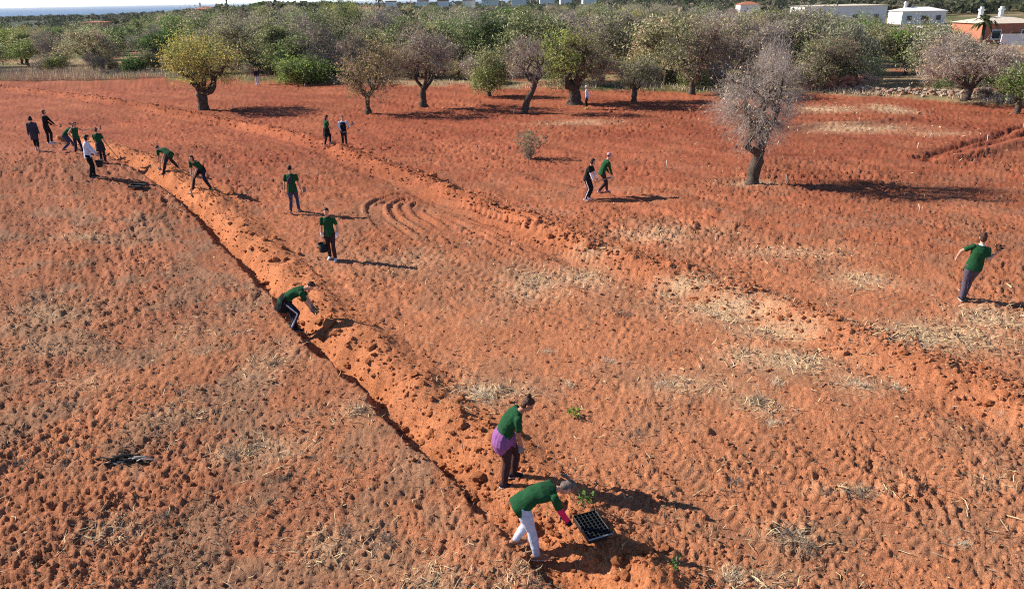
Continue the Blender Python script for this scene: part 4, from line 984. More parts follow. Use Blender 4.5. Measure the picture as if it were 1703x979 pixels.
    if hairdo == 'tail':
        tl = tail if tail is not None else -u2 * .6 - f2 * .5
        q = hb - hf * .085 * k; Hh.append(loft([q + hf * .03 * k, q - hf * .03 * k, q - hf * .05 * k + _n(tl) * .07 * k, q - hf * .04 * k + _n(tl) * .16 * k], [.026 * k, .024 * k, .034 * k, .012 * k]))
    if hairdo == 'long': Hh.append(loft([hc - hf * .06 * k, hc - hf * .075 * k - hu * .12 * k, hc - hf * .085 * k - np.array([0, 0, .24 * k])], [(.08 * k, .05 * k), (.085 * k, .045 * k), (.05 * k, .025 * k)], hf))
    if hairdo == 'bob':
        for s in (-1, 1): Hh.append(ball(hc + hr * s * .07 * k - hu * .04 * k - hf * .01 * k, (.028 * k, .05 * k, .075 * k), (hr, hf, hu)))
    fuse('hair', Hh, voxel * .8, 2, .008, 45, seed, root, hm)
    if cap:
        fuse('cap', [ball(hb + hu * .022 * k, (.096 * k, .104 * k, .088 * k), (hr, hf, hu)), loft([hb + hf * .06 * k + hu * .02 * k, hb + hf * .155 * k + hu * .005 * k], [(.075 * k, .014 * k), (.055 * k, .010 * k)], hu)], voxel * .8, 2, parent=root, material=cloth(cap))
    R = Matrix.Rotation(hd, 3, 'Z'); W = lambda p: np.array(R @ Vector(p)) + np.array([base[0], base[1], z0])
    return dict(root=root, hands=[W(wr_[0] + _n(wr_[0] - el[0]) * .09 * k), W(wr_[1] + _n(wr_[1] - el[1]) * .09 * k)], feet=[W(a) for a in ank], fwd=np.array(R @ Vector((0, 1, 0))), right=np.array(R @ Vector((1, 0, 0))), z0=z0, base=base)

# ================================================================== who stands where
def hgt(foot, headpx, lo=1.5, hi=1.86):
    b = G(*foot); h, _ = top_height(b, headpx[0], headpx[1]); return float(np.clip(h, lo, hi))
STAND = ((-.10, .03, 6, 0), (.10, -.03, -6, 0))
WALK = ((-.09, .20, 2, 0), (.09, -.24, -2, .06, 35))
P = {}
P[1] = person('person in a long dark grey coat at the far left of the planting line', (64, 253), 22, hgt((64, 253), (60, 197)), 'w', feet=WALK, shirt='plum_grey', coat=1, sleeve='long', trousers='black', shoes='pink_grey', hair='dark', hairdo='bob', voxel=.018, rolled=.35, seed=11)
P[2] = person('person in black standing upright with hands held forward, at the far left', (84, 239), -85, hgt((84, 239), (83, 182)), 'w', feet=STAND, lean=(4, 8), shirt='black', sleeve='long', trousers='black', shoes='white', hair='brown', hairdo='bob', hands=((-.05, .42, 1.0), (.10, .38, .98)), voxel=.018, seed=12)
P[3] = person('person in green shirt and jeans bending beside another, left end of the line', (118, 251), -75, 1.66, 'w', hip=(0, -.10, .84), lean=(38, 58), look=(20, 0), feet=((-.2, .28, 10, 0), (.18, -.28, -10, 0)), hands=((-.05, .50, .70), (.10, .48, .66)), trousers='jeans', shoes='tan', hair='brown', hairdo='tail', voxel=.018, seed=13)
P[4] = person('person in green sleeveless top with one hand on the hip and one arm stretched out', (133, 256), -125, hgt((133, 256), (132, 206)), 'w', feet=((-.18, .05, 10, 0), (.2, -.05, -20, 0)), lean=(8, 14), sleeve='none', trousers='navy', shoes='tan', hair='brown', hairdo='tail', hands=((-.62, .25, 1.30), (.24, .05, .98)), elbows=((0, 0, -1), (1, -.4, .1)), voxel=.018, seed=14)
P[5] = person('person in a pale blue long-sleeved top carrying a dark bucket, left end of the line', (155, 296), -72, hgt((155, 296), (150, 228)), 'w', feet=((-.08, .06, 0, 0), (.08, -.04, 0, 0)), lean=(3, 8), look=(18, 0), shirt='pale_blue', sleeve='long', trousers='black', shoes='black', hair='dark', hairdo='bob', hands=((-.22, .36, .80), (.10, .44, .78)), voxel=.016, seed=15)
P[6] = person('person in green shirt with a jacket tied at the waist, beside the pale blue top', (173, 271), 15, hgt((173, 271), (166, 214)), 'w', feet=STAND, lean=(6, 12), side=-6, look=(12, 12), waist=('charcoal', .32, .05), trousers='navy', shoes='tan', hair='reddish', hairdo='tail', hands=((-.12, .30, .98), (.30, .22, .80)), voxel=.017, seed=16)
P[7] = person('person bending double with the back turned, hoeing at the top of the trench', (285, 290), 62, 1.70, 'm', hip=(0, -.12, .86), lean=(62, 84), look=(40, 0), feet=((-.34, .10, 10, 0), (.38, -.02, -15, 0)), hands=((-.12, .52, .52), (.06, .54, .42)), trousers='charcoal', shoes='charcoal', hair='dark', voxel=.016, seed=17)
P[8] = person('person bending forward with legs wide apart, hoeing towards the camera', (336, 319), 172, 1.68, 'w', hip=(0, -.16, .82), lean=(36, 58), look=(-12, 0), feet=((-.40, .0, 15, 0), (.34, .02, -15, 0)), hands=((-.04, .42, .60), (.05, .46, .46)), waist=('black', .2, .02), trousers='navy', shoes='charcoal', hair='brown', hairdo='bob', voxel=.015, seed=18)
P[9] = person('man in green shirt and jeans walking away with a dark sling bag on his back', (491, 353), 4, hgt((491, 353), (487, 278)), 'm', feet=((-.11, -.20, 3, .05, 30), (.11, .16, -3, 0)), lean=(3, 7), trousers='jeans', shoes='tan', hair='dark', hands=((-.31, .02, .84), (.29, .10, .84)), bag='plum_grey', voxel=.015, seed=19)
P[10] = person('man in green polo and dark trousers walking towards the camera with a bucket', (553, 431), 178, hgt((553, 431), (554, 348)), 'm', feet=((-.13, .10, 8, 0), (.10, -.10, -8, 0)), lean=(2, 5), look=(4, 0), trousers='brown', shoes='white', hair='dark', hands=((-.30, .16, .93), (.26, .04, .80)), elbows=((-1, -.6, 0), (1, -.8, 0)), gloves='white', collar='green', voxel=.014, seed=20)
P[11] = person('person bent over with white-striped black trousers, hands near the soil mound', (489, 541), -78, 1.70, 'm', hip=(0, -.12, .93), lean=(54, 74), look=(34, 0), feet=((-.10, .06, 0, 0), (.10, -.06, -10, 0)), hands=((-.10, .50, .60), (.08, .50, .58)), waist=('black', .30, .05), trousers='navy', stripe='white', shoes='charcoal', hair='brown', gloves='glove_grey', voxel=.013, seed=21)
P[12] = person('woman with hair bun and a purple jacket tied at the waist, looking down', (846, 803), -86, 1.68, 'w', hip=(0, -.05, .93), lean=(12, 44), look=(28, -8), feet=((-.10, .09, 6, 0), (.10, -.08, -14, 0)), hands=((-.24, .16, .94), (.19, .20, .70)), elbows=((-.7, -1, .3), (.6, -1, 0)), waist=('purple', .27, -.03), trousers='brown', shoes='charcoal', hair='brown', hairdo='bun', gloves='glove_grey', skin='tan', bulk=1.16, voxel=.011, seed=22, grip=.6)
P[13] = person('woman with grey ponytail in white jeans and pink sleeves bending over the seedling tray', (874, 913), -80, 1.68, 'w', hip=(0, -.04, .92), lean=(56, 84), look=(52, -10), feet=((-.16, -.12, 8, 0), (.15, .15, -8, 0)), hands=((-.02, .60, .50), (.13, .65, .48)), elbows=((-.5, -.3, -1), (.3, -.5, -1)), trousers='light_denim', shoes='tan', hair='grey', hairdo='tail', gloves='black', sleeves_col='pink', sleeve='short', bulk=1.06, voxel=.011, seed=23, grip=.7, tail=np.array([0, -.7, .5]))
P[14] = person('long-haired person in green top with dark jacket round waist beside man in vest', (546, 246), -50, hgt((546, 246), (546, 198)), 'w', feet=WALK, lean=(4, 8), look=(14, 0), waist=('black', .42, .05), trousers='black', shoes='pink_grey', hair='dark', hairdo='long', hands=((-.16, .30, 1.0), (.16, .28, 1.0)), voxel=.018, seed=24)
P[15] = person('man in a black vest over white sleeves holding a dark tool', (574, 246), -160, hgt((574, 246), (574, 197)), 'm', feet=STAND, lean=(2, 4), shirt='white', sleeve='long', vest='black', trousers='charcoal', shoes='charcoal', hair='dark', hands=((-.30, .26, 1.12), (.18, .26, .98)), voxel=.018, seed=25)
P[16] = person('person in black with white sleeves holding a tool, left of the pair', (977, 333), -115, 1.66, 'w', hip=(0, -.04, .90), lean=(12, 22), look=(12, -8), feet=((-.10, .02, 0, 0), (.10, -.05, -8, 0)), shirt='black', sleeve='long', sleeves_col='white', trousers='black', stripe='white', shoes='pink_grey', hair='dark', hairdo='bob', hands=((-.04, .36, .86), (.18, .30, .84)), voxel=.016, seed=26)
P[17] = person('person in green top and pale pink cap stepping forward, right of the pair', (1001, 324), -72, 1.66, 'w', hip=(0, -.02, .86), lean=(18, 30), look=(8, 0), feet=((-.10, .26, 0, .0), (.10, -.18, 0, .02, 20)), shirt='green', sleeve='long', trousers='brown', shoes='pink_grey', hair='brown', cap='pink_grey', hands=((-.16, .34, .80), (.14, .36, .76)), voxel=.016, seed=27)
P[18] = person('woman in green shirt and grey leggings walking away alone at the right', (1600, 501), -14, 1.70, 'w', hip=(.10, .05, .94), lean=(4, 10), side=8, look=(8, -10), feet=((-.05, -.06, 0, 0), (.06, .12, -6, 0)), trousers='grey', shoes='charcoal', hair='brown', hairdo='bun', hands=((-.27, .24, 1.06), (.52, .12, 1.24)), elbows=((-1, -.3, 0), (.6, -.2, -1)), collar='white', bulk=1.13, voxel=.013, seed=28)
P[19] = person('person in dark top and white trousers at the far field edge by the green bush', (429, 141), 175, 1.68, 'm', feet=STAND, shirt='navy', sleeve='long', trousers='light_denim', shoes='white', hair='dark', voxel=.022, seed=29, lean=(10, 18))
P[20] = person('person in white hooded top and yellow boots beside the large almond tree', (976, 182), 70, 1.66, 'w', feet=STAND, shirt='pale_blue', sleeve='long', trousers='navy', rolled=.3, shoes='yellow', hair='grey', cap='white', lean=(4, 8), voxel=.02, seed=30)

# ------------------------------------------------------------------ things held and laid down
def bm_obj(name, fn, material, parent=None, smooth=False, bevel=0.0):
    bm = bmesh.new(); fn(bm)
    if bevel: bmesh.ops.bevel(bm, geom=list(bm.edges), offset=bevel, segments=1, affect='EDGES')
    bmesh.ops.recalc_face_normals(bm, faces=list(bm.faces))
    me = bpy.data.meshes.new(name); bm.to_mesh(me); bm.free()
    me.polygons.foreach_set('use_smooth', np.full(len(me.polygons), smooth)); return link(name, me, material, parent)
def box(bm, c, s, rz=0.0, rot=None):
    M = Matrix.Translation(Vector(c)) @ (rot.to_4x4() if rot is not None else Matrix.Rotation(rz, 4, 'Z')) @ Matrix.Diagonal((*s, 1)); bmesh.ops.create_cube(bm, size=1, matrix=M)
def tube_obj(name, pts, r, material, parent=None, sides=8):
    rr = r if isinstance(r, (list, tuple, np.ndarray)) else [r] * len(pts)
    V, Q = tube_np(pts, rr, sides); n = len(pts)
    me = bpy.data.meshes.new(name); me.from_pydata([tuple(v) for v in V], [], [tuple(int(i) for i in q) for q in Q] + [tuple(range(sides - 1, -1, -1)), tuple((n - 1) * sides + k for k in range(sides))]); me.update()
    me.polygons.foreach_set('use_smooth', np.ones(len(me.polygons), bool)); return link(name, me, material, parent)
m_rubber = mat('black_rubber', (.018, .018, .019), .7, .25, 12, .3, 60); m_plastic = mat('black_plastic', (.022, .023, .024), .45, .2, 10, spec=.4); m_steel = mat('worn_steel', (.22, .2, .19), .5, .4, 20, metal=.7); m_wood = mat('handle_wood', (.48, .30, .16), .75, .3, 14)
def bucket(label, hand, h=.27, r=.14):
    z = hand[2] - .20 - h; t = empty('bucket', (hand[0], hand[1], z)); tag(t, label, 'bucket')
    prof = [(0, .0), (r * .78, .0), (r * .80, .01), (r, h), (r - .012, h), (r * .74, .02), (0, .02)]; N = 20
    V = [(p[0] * math.cos(6.2832 * k / N), p[0] * math.sin(6.2832 * k / N), p[1]) for p in prof for k in range(N)]
    F = [(i * N + k, i * N + (k + 1) % N, (i + 1) * N + (k + 1) % N, (i + 1) * N + k) for i in range(len(prof) - 1) for k in range(N)]
    me = bpy.data.meshes.new('shell'); me.from_pydata(V, [], F); me.update(); me.polygons.foreach_set('use_smooth', np.ones(len(F), bool)); link('shell', me, m_rubber, t)
    a = np.linspace(0, 6.2832, 21); tube_obj('rim', np.stack([np.cos(a) * r, np.sin(a) * r, 0 * a + h], 1), .009, m_rubber, t, 6)
    b = np.linspace(0, math.pi, 13); tube_obj('handle', np.stack([np.cos(b) * r, 0 * b, h - .01 + np.sin(b) * .21], 1), .006, m_steel, t, 6)
bucket('black bucket hanging from the hand of the man in the green polo', P[10]['hands'][1] - np.array([0, 0, .01]))
bucket('dark bucket hanging from the hands of the person in the pale blue top', P[5]['hands'][1])
def hoe(label, top, foot, name='hoe', head=True, ext=.35, spade=False, blade_rz=0.0):
    top = np.asarray(top, float); foot = np.asarray(foot, float); d = _n(foot - top); t = empty(name, tuple(foot)); tag(t, label, 'tool')
    L = np.linalg.norm(foot - top); pts = [(top - d * ext) - foot, (top - d * ext) * .5 - foot * .5, np.zeros(3) - d * .01]
    tube_obj('handle', np.array(pts), .019, m_wood, t, 8)
    side = _n(np.cross(d, [0, 0, 1.0]) if abs(d[2]) < .95 else np.array([1.0, 0, 0])); nrm = np.cross(d, side)
    if spade: rot = Matrix((side, d, nrm)).transposed(); c = d * .09; s = (.18, .24, .012)
    else: rot = Matrix((side, d, nrm)).transposed(); c = nrm * -.07; s = (.14, .02, .20)
    bm_obj('blade', lambda bm: box(bm, c, s, rot=rot), m_steel, t, bevel=.004)
    tube_obj('socket', np.array([d * -.10, d * .015]), .027, m_steel, t, 8)
def gpt(x, y, dz=0.0): return np.array([x, y, soil_z(x, y) + dz])
h = P[8]; q = h['hands'][1] + h['fwd'] * .28; hoe('wooden-handled hoe held by the person bending with legs wide apart', (h['hands'][0] + h['hands'][1]) / 2, gpt(q[0], q[1], .05))
h = P[7]; q = h['hands'][1] + h['fwd'] * .22; hoe('hoe held by the person bending double at the top of the trench', (h['hands'][0] + h['hands'][1]) / 2, gpt(q[0], q[1], .05), ext=.25)
h = P[4]; a_ = h['hands'][0]; hoe('short hoe held out by the person in the sleeveless green top', a_ , a_ + np.array([.55, .05, -.03]), ext=.06)
h = P[6]; q = h['hands'][1] + h['fwd'] * .3 + h['right'] * .45; hoe('long-handled spade leaning from the hand of the person with the tied jacket', h['hands'][1], gpt(q[0], q[1], .12), name='spade', spade=True, ext=.3)
h = P[9]; a_ = h['hands'][1]; hoe('dark hammer carried low by the man with the sling bag', a_, a_ + np.array([.16, -.1, .0]), name='hammer', ext=.06)
h = P[15]; a_ = h['hands'][0]; hoe('dark tool held up by the man in the black vest', a_, a_ + np.array([.30, -.05, .22]), ext=.12)
h = P[16]; a_ = h['hands'][0]; hoe('short spade held across by the person in black', h['hands'][1], a_ + np.array([.42, .02, .08]), name='spade', ext=.05, spade=True)
h = P[2]; a_ = h['hands'][0]; hoe('short stick held forward by the person in black', a_, a_ + np.array([.3, 0, -.1]), name='stick', ext=.1)

# seedling tray by the grey-haired woman
tp = G(984, 900); zt = max(soil_z(tp[0] + a_, tp[1] + b_) for a_ in (-.2, 0, .2) for b_ in (-.2, 0, .2)) + .005
tray = empty('seedling_tray', (tp[0], tp[1], zt - .01), math.radians(20)); tag(tray, 'black plastic seedling tray on the mound in front of the bending grey-haired woman', 'tray')
TW, TL, TH = .37, .54, .085
bm_obj('floor', lambda bm: box(bm, (0, 0, .012), (TW - .012, TL - .012, .008)), m_plastic, tray)
for sx, sy, w, l in ((0, -1, TW, .012), (0, 1, TW, .012), (-1, 0, .012, TL - .024), (1, 0, .012, TL - .024)):
    bm_obj('side', lambda bm: box(bm, (sx * (TW - .012) / 2, sy * (TL - .012) / 2, TH / 2), (w, l, TH)), m_plastic, tray, bevel=.002)
for i in range(1, 6): bm_obj('divider', lambda bm: box(bm, (-TW / 2 + TW * i / 6, 0, TH / 2 + .004), (.009, TL - .03, TH - .014)), m_plastic, tray)
for j in range(1, 9): bm_obj('divider', lambda bm: box(bm, (0, -TL / 2 + TL * j / 9, TH / 2 + .002), (TW - .03, .009, TH - .02)), m_plastic, tray)
bm_obj('label_edge', lambda bm: box(bm, (0, -TL / 2 - .004, TH - .006), (TW + .012, .016, .012)), mat('tray_rim', (.35, .36, .36), .5, .1), tray)
# second tray / sack on the ground left of the trench head
tp2 = G(229, 314); t2 = empty('seedling_tray', (tp2[0], tp2[1], soil_z(tp2[0], tp2[1]) + .02), math.radians(-12)); tag(t2, 'dark shallow tray lying on the soil left of the trench head', 'tray')
bm_obj('floor', lambda bm: box(bm, (0, 0, .02), (.56, .36, .02)), m_plastic, t2)
for sx, sy, w, l in ((0, -1, .58, .02), (0, 1, .58, .02), (-1, 0, .02, .36), (1, 0, .02, .36)):
    bm_obj('side', lambda bm: box(bm, (sx * .28, sy * .18, .055), (w, l, .09)), m_plastic, t2, bevel=.003)
# seedlings
m_seed = mat('seedling_leaf', (.10, .19, .04), .7, .4, 30)
def seedling(label, px=None, at=None, h=.22, n=34, seed=0, cat='seedling', name='seedling', mt=None, spread=.5, lsz=.035):
    r_ = np.random.default_rng(seed); p = np.array(at) if at is not None else gpt(*G(*px)[:2])
    t = empty(name, tuple(p)); tag(t, label, cat)
    tube_obj('stem', np.array([[0, 0, -.03], [.01, 0, h * .5], [0.0, .01, h]]), [.006, .005, .003], m_twig, t, 5)
    z = h * (.25 + .8 * r_.random(n)); a = r_.random(n) * 6.283; rr = h * spread * r_.random(n) ** .6
    C = np.stack([np.cos(a) * rr, np.sin(a) * rr, z], 1); N = r_.normal(0, 1, (n, 3)); N[:, 2] += 1; N /= np.linalg.norm(N, axis=1)[:, None]
    V, Q = leaf_faces(C, N, lsz * (.7 + .6 * r_.random(n)), r_, 2.0); link('leaves', np_mesh('leaves', V, [Q], False), mt or m_seed, t)
seedling('small dark green seedling planted on the mound beside the pink sleeve', (972, 862), h=.26, n=60, seed=1)
seedling('thin pale green seedling right of the seedling tray', (1122, 962), h=.24, n=26, seed=2, spread=.3)
seedling('bright green weed tuft in the soil right of the woman with the bun', (956, 692), h=.13, n=90, seed=3, cat='weed', name='weed', mt=mat('weed_leaf', (.20, .30, .05), .7, .3, 30), spread=1.1)
h = P[18]['hands'][1]; seedling('small dark plant held up in the right hand of the woman walking alone', at=h + np.array([.02, 0, -.02]), h=.2, n=60, seed=4, cat='plant', mt=mat('dark_leaf', (.06, .06, .035), .8, .3, 30))
h = (P[11]['hands'][0] + P[11]['hands'][1]) / 2; seedling('dark leafy clump at the hands of the person in striped trousers', at=h + np.array([.05, 0, -.12]), h=.2, n=70, seed=5, mt=MATS['dark_leaf'])  # dark leafy clump filling the dark spot by the hands
h = P[13]['hands'][1]
# planting stakes
m_stake = mat('pale_stake', (.66, .58, .46), .8, .2, 10)
for i, (px, py, top, lab) in enumerate([(263, 147, 137, 'pale planting stake left of the yellow almond, the higher of two'), (273, 161, 150, 'pale planting stake left of the yellow almond, the lower of two'), (388, 183, 170, 'thin stake in the soil right of the yellow almond trunk'), (507, 147, 139, 'short pale stake in front of the dense green bush'), (682, 157, 149, 'short white stake just left of the forked almond trunk'), (757, 161, 153, 'white stake right of the forked almond trunk'), (795, 252, 245, 'short stake left of the dry shrub'), (1108, 281, 266, 'white stake between the pair and the bare grey tree'), (1308, 304, 291, 'pale stake right of the bare grey tree trunk'), (1529, 353, 341, 'short pale stake at the tip of the tree shadow'), (1428, 208, 199, 'pale stake in the right far field above the straw patch'), (1547, 229, 221, 'stake in the right far field near the low straw'), (1526, 247, 238, 'stake left of the dark furrow at the right'), (1640, 233, 224, 'stake above the dark furrow at the right'), (1701, 212, 200, 'pale stake at the right border of the picture'), (1294, 244, 234, 'stake just right of the bare grey tree crown'), (855, 193, 185, 'short pale stake at the foot of the leaning almond')]):
    b = gpt(*G(px, py)[:2]); hh, _ = top_height(b, px, top); hh = float(np.clip(hh, .3, .7)); r_ = np.random.default_rng(i)
    o = tube_obj('planting_stake', np.array([[0, 0, -.1], [r_.normal(0, .02), r_.normal(0, .02), hh * .5], [r_.normal(0, .04), r_.normal(0, .04), hh]]), [.020, .019, .017], m_stake, None, 6); o.location = tuple(b); tag(o, lab, 'stake', 'pale planting stakes in the field')

# dead weed tufts
def tuft_mesh(seed, n, L, cols, flat=.6):
    r_ = np.random.default_rng(seed); x = r_.normal(0, .16, n); y = r_.normal(0, .13, n)
    V, q, t = blades(x, y, np.maximum(0, .05 - .3 * np.hypot(x, y)) + .02 * r_.random(n), L * (.5 + r_.random(n)), np.full(n, .006), r_, flat)
    me = np_mesh('stalks', V, [q, t], False); set_col(me, 'tint', np.repeat(cols[r_.integers(0, len(cols), n)], 5, 0)); me.materials.append(m_straw); return me
GREYW = np.array([[.20, .165, .13], [.14, .115, .09], [.27, .225, .18], [.10, .08, .065]]); PALEW = np.array([[.62, .5, .33], [.50, .40, .26], [.70, .58, .42]]); BLACKW = np.array([[.025, .022, .022], [.05, .045, .042], [.018, .016, .016], [.30, .27, .24]])
TM = [tuft_mesh(i, 190, .16, GREYW) for i in range(4)]; TP = [tuft_mesh(10 + i, 170, .17, PALEW) for i in range(2)]
GLM = [(214, 763, 'the charred twig heap'), (62, 250, 'the person in the long coat'), (229, 314, 'the dark shallow tray'), (489, 541, 'the person in striped trousers'), (553, 431, 'the man with the bucket'), (846, 803, 'the woman with the bun'), (874, 913, 'the grey-haired woman'), (984, 900, 'the seedling tray'), (956, 692, 'the bright green weed'), (1290, 636, 'the pale bleached tuft'), (1600, 501, 'the woman walking alone'), (1350, 535, 'the middle soil ridge'), (642, 690, 'the trench edge'), (20, 960, 'the lower left corner'), (1690, 960, 'the lower right corner'), (1690, 700, 'the right picture border'), (10, 600, 'the left picture border')]
def tuft_label(px, py, s, word):
    lm = min(GLM, key=lambda q: (q[0] - px) ** 2 + (q[1] - py) ** 2); dx, dy = px - lm[0], py - lm[1]
    h_ = 'left' if dx < 0 else 'right'; v_ = 'behind' if dy < 0 else 'in front'; far = 'close' if math.hypot(dx, dy) < 90 else 'well'
    return f"{'small' if s < .65 else 'wide' if s > .85 else 'dry'} {word} tuft {far} {'to the ' + h_ if abs(dx) > abs(dy) else v_} of {lm[2]}".replace('behind of', 'behind')
def put_tuft(me, px, py, s, lab, grp=None):
    b = gpt(*G(px, py)[:2], -.01); o = empty('weed_tuft', tuple(b)); tag(link('stalks', me, None, o), kind='stuff'); o.rotation_euler = (0, 0, (px * 7 + py) % 6.28); o.scale = (s, s * .8, s * .8); tag(o, lab, 'weeds', grp); o['px'] = float(px)
b = gpt(*G(214, 765)[:2]); hp_ = empty('twig_heap', tuple(b)); tag(hp_, 'charred black twig heap on the soil at the lower left', 'twigs'); rh = np.random.default_rng(77)
m_char = mat('charred_wood', (.022, .02, .02), .9, .5, 20, .6, 60); m_ash = mat('bleached_twig', (.34, .31, .29), .9, .3, 20)
for i in range(26):
    a = rh.normal(-.15, .35); L = rh.uniform(.25, .6); c0 = np.array([rh.normal(0, .16), rh.normal(0, .055), .03 + .10 * rh.random() * math.exp(-i / 40)]); d0 = np.array([math.cos(a), math.sin(a), rh.normal(0, .12)]) * L / 2
    PP = bent(c0 - d0, c0 + d0, 5, .12, rh); PP[:, 2] = np.maximum(PP[:, 2], -.02); tube_obj('twig', PP, np.linspace(.017, .007, 5) * rh.uniform(.7, 1.3), m_ash if i % 7 == 0 else m_char, hp_, 5)
tag(link('stalks', tuft_mesh(30, 200, .12, BLACKW[:3], .35), None, hp_), kind='stuff')
put_tuft(TP[0], 1290, 636, .8, 'pale bleached grass tuft right of the middle ridge')
for px, py, s in [(115, 674, .7), (60, 742, .7), (38, 772, .8), (420, 748, 1.0), (385, 758, .7), (455, 606, .8), (600, 684, .8), (652, 700, .6), (190, 886, .8), (150, 745, .6), (270, 862, .7), (640, 897, .8), (575, 884, .7), (300, 650, .6), (140, 600, .7), (60, 500, .8), (330, 520, .7), (270, 970, .8), (470, 795, .6), (520, 760, .6)]:
    put_tuft(TM[(px + py) % 4], px, py, s, tuft_label(px, py, s, 'grey dead'), 'dead weed tufts left of the trench')
for px, py, s in [(800, 660, 1.0), (838, 645, .8), (1258, 668, 1.0), (1286, 704, .8), (1064, 718, .6), (1224, 802, .6), (1430, 818, .9), (1366, 820, .4), (1310, 892, 1.0), (1342, 910, .8), (1490, 640, .9), (1040, 522, .8), (910, 585, .6), (945, 640, .6), (1100, 640, .7), (1665, 690, .6), (1600, 905, .5), (1430, 640, .8), (1215, 960, .8), (1010, 600, .7)]:
    put_tuft(TM[(px + py) % 4] if (px + py) % 5 else TP[1], px, py, s, tuft_label(px, py, s, 'brown' if (px + py) % 5 else 'pale'), 'dry weed tufts right of the trench')

# ================================================================== BUILDINGS AND FAR THINGS
m_white = mat('limewash', (.78, .77, .74), .9, .06, 2); m_terra = mat('terracotta_render', (.45, .17, .10), .9, .12, 2); m_cream = mat('cream_roof', (.66, .56, .44), .9, .15, 3); m_tile = mat('roof_tiles', (.42, .17, .10), .9, .3, 3); m_dark = mat('window_glass', (.03, .035, .04), .15, .2, 2, spec=.5); m_brown = mat('brown_shutter', (.25, .11, .06), .7, .2, 3); m_salmon = mat('salmon_render', (.60, .34, .24), .9, .1, 2)
def house(label, cx, base_px, w, dep, ht, wallm, roofm, roof='hip', wins=3, dist=None, rz=0.0, chim=1, door=True):
    if dist is not None:
        d_ = ray(cx, base_px); t_ = dist / d_[1]; x = d_[0] * t_; b = np.array([x, dist, float(macro(x, dist))])
    else: b = G(cx, base_px)
    t = empty('house', (b[0], b[1] + dep / 2, b[2] - .3), rz); tag(t, label, 'house')
    bm_obj('wall', lambda bm: box(bm, (0, 0, ht / 2), (w, dep, ht)), wallm, t)
    def rf(bm):
        o = .35; rh = .9 if roof == 'hip' else .25
        vs_ = [bm.verts.new(v) for v in ((-w / 2 - o, -dep / 2 - o, ht), (w / 2 + o, -dep / 2 - o, ht), (w / 2 + o, dep / 2 + o, ht), (-w / 2 - o, dep / 2 + o, ht), (-w / 2 + dep * .4, 0, ht + rh), (w / 2 - dep * .4, 0, ht + rh))]
        for f_ in ((0, 1, 5, 4), (1, 2, 5), (2, 3, 4, 5), (3, 0, 4), (3, 2, 1, 0)): bm.faces.new([vs_[i] for i in f_])
    rfo = bm_obj('roof', rf, roofm, t)
    for i in range(chim):
        cxx = w * (-.3 + .35 * i); c_ = bm_obj('chimney', lambda bm: (box(bm, (cxx, 0, ht + .9), (.5, .5, 1.6)), box(bm, (cxx, 0, ht + 1.85), (.7, .7, .25)), box(bm, (cxx, 0, ht + 2.1), (.4, .4, .4))), m_white, rfo)
    for i in range(wins):
        xx = w * ((i + .5) / wins - .5); fr = bm_obj('window', lambda bm: box(bm, (xx, -dep / 2 - .03, ht * .55), (1.5, .12, 1.4)), m_white, t)
        bm_obj('pane', lambda bm: box(bm, (xx, -dep / 2 - .08, ht * .55), (1.2, .1, 1.1)), m_dark, fr)
        bm_obj('sill', lambda bm: box(bm, (xx, -dep / 2 - .10, ht * .55 - .76), (1.7, .2, .1)), m_white, fr)
    if door: bm_obj('door', lambda bm: box(bm, (w * .08, -dep / 2 - .05, 1.15), (1.1, .12, 2.1)), m_brown, t)
    return t, b
ta, ba = house('terracotta house with cream roof and white chimneys at the top right', 1676, 76, 9.0, 8, 3.5, m_terra, m_cream, 'hip', 2, chim=2)
def wall_px(label, x0, x1, base, ht, mt, name='garden_wall', th=.3):
    a_ = G(x0, base); b_ = G(x1, base); c_ = (a_ + b_) / 2; L = np.linalg.norm((b_ - a_)[:2]); ang = math.atan2(b_[1] - a_[1], b_[0] - a_[0])
    t = empty(name, (c_[0], c_[1], c_[2] - .2), ang); tag(t, label, 'wall')
    bm_obj('masonry', lambda bm: box(bm, (0, 0, (ht + .2) / 2), (L, th, ht + .2)), mt, t); bm_obj('coping', lambda bm: box(bm, (0, 0, ht + .2 + .04), (L + .06, th + .1, .08)), mt, t)
wall_px('bright white garden wall in front of the terracotta house', 1662, 1745, 78, 1.7, m_white)
wall_px('low white wall at the back of the lawn', 1452, 1480, 83, .9, m_white)
g = G(1566, 72); pg = empty('pergola', (g[0], g[1], g[2])); tag(pg, 'white flat-roofed pergola left of the terracotta house', 'pergola')
for sx in (-3.2, -1.1, 1.1, 3.2):
    for sy in (0, 3): bm_obj('post', lambda bm: box(bm, (sx, sy, 1.2), (.2, .2, 2.4)), m_white, pg)
bm_obj('roof', lambda bm: box(bm, (0, 1.5, 2.5), (7.0, 3.6, .22)), m_white, pg)
house('white house with brown shuttered openings behind the silvery olive', 1405, 30, 19, 9, 5.4, m_white, m_cream, 'flat', 4, dist=175, chim=0)
house('low white house with pale roof left of the terracotta house', 1538, 20, 11, 7, 3.6, m_white, m_white, 'hip', 3, dist=190, chim=1)
house('small white house with red roof at the top, right of centre', 1247, 14, 6, 5, 5.2, m_white, m_tile, 'hip', 2, dist=240, chim=0)
house('pink house with tiled roof on the wooded hill at the left', 338, 16, 7, 6, 5.0, m_salmon, m_tile, 'hip', 2, dist=285, chim=1)
house('tall salmon house half hidden by trees at the left', 153, 46, 3.4, 4, 6.2, m_salmon, m_tile, 'flat', 1, dist=150, chim=0)
house('long red-roofed house behind the grove left of centre', 612, 16, 12, 6, 4.8, m_salmon, m_tile, 'hip', 3, dist=235, chim=0)
rt = np.random.default_rng(8)
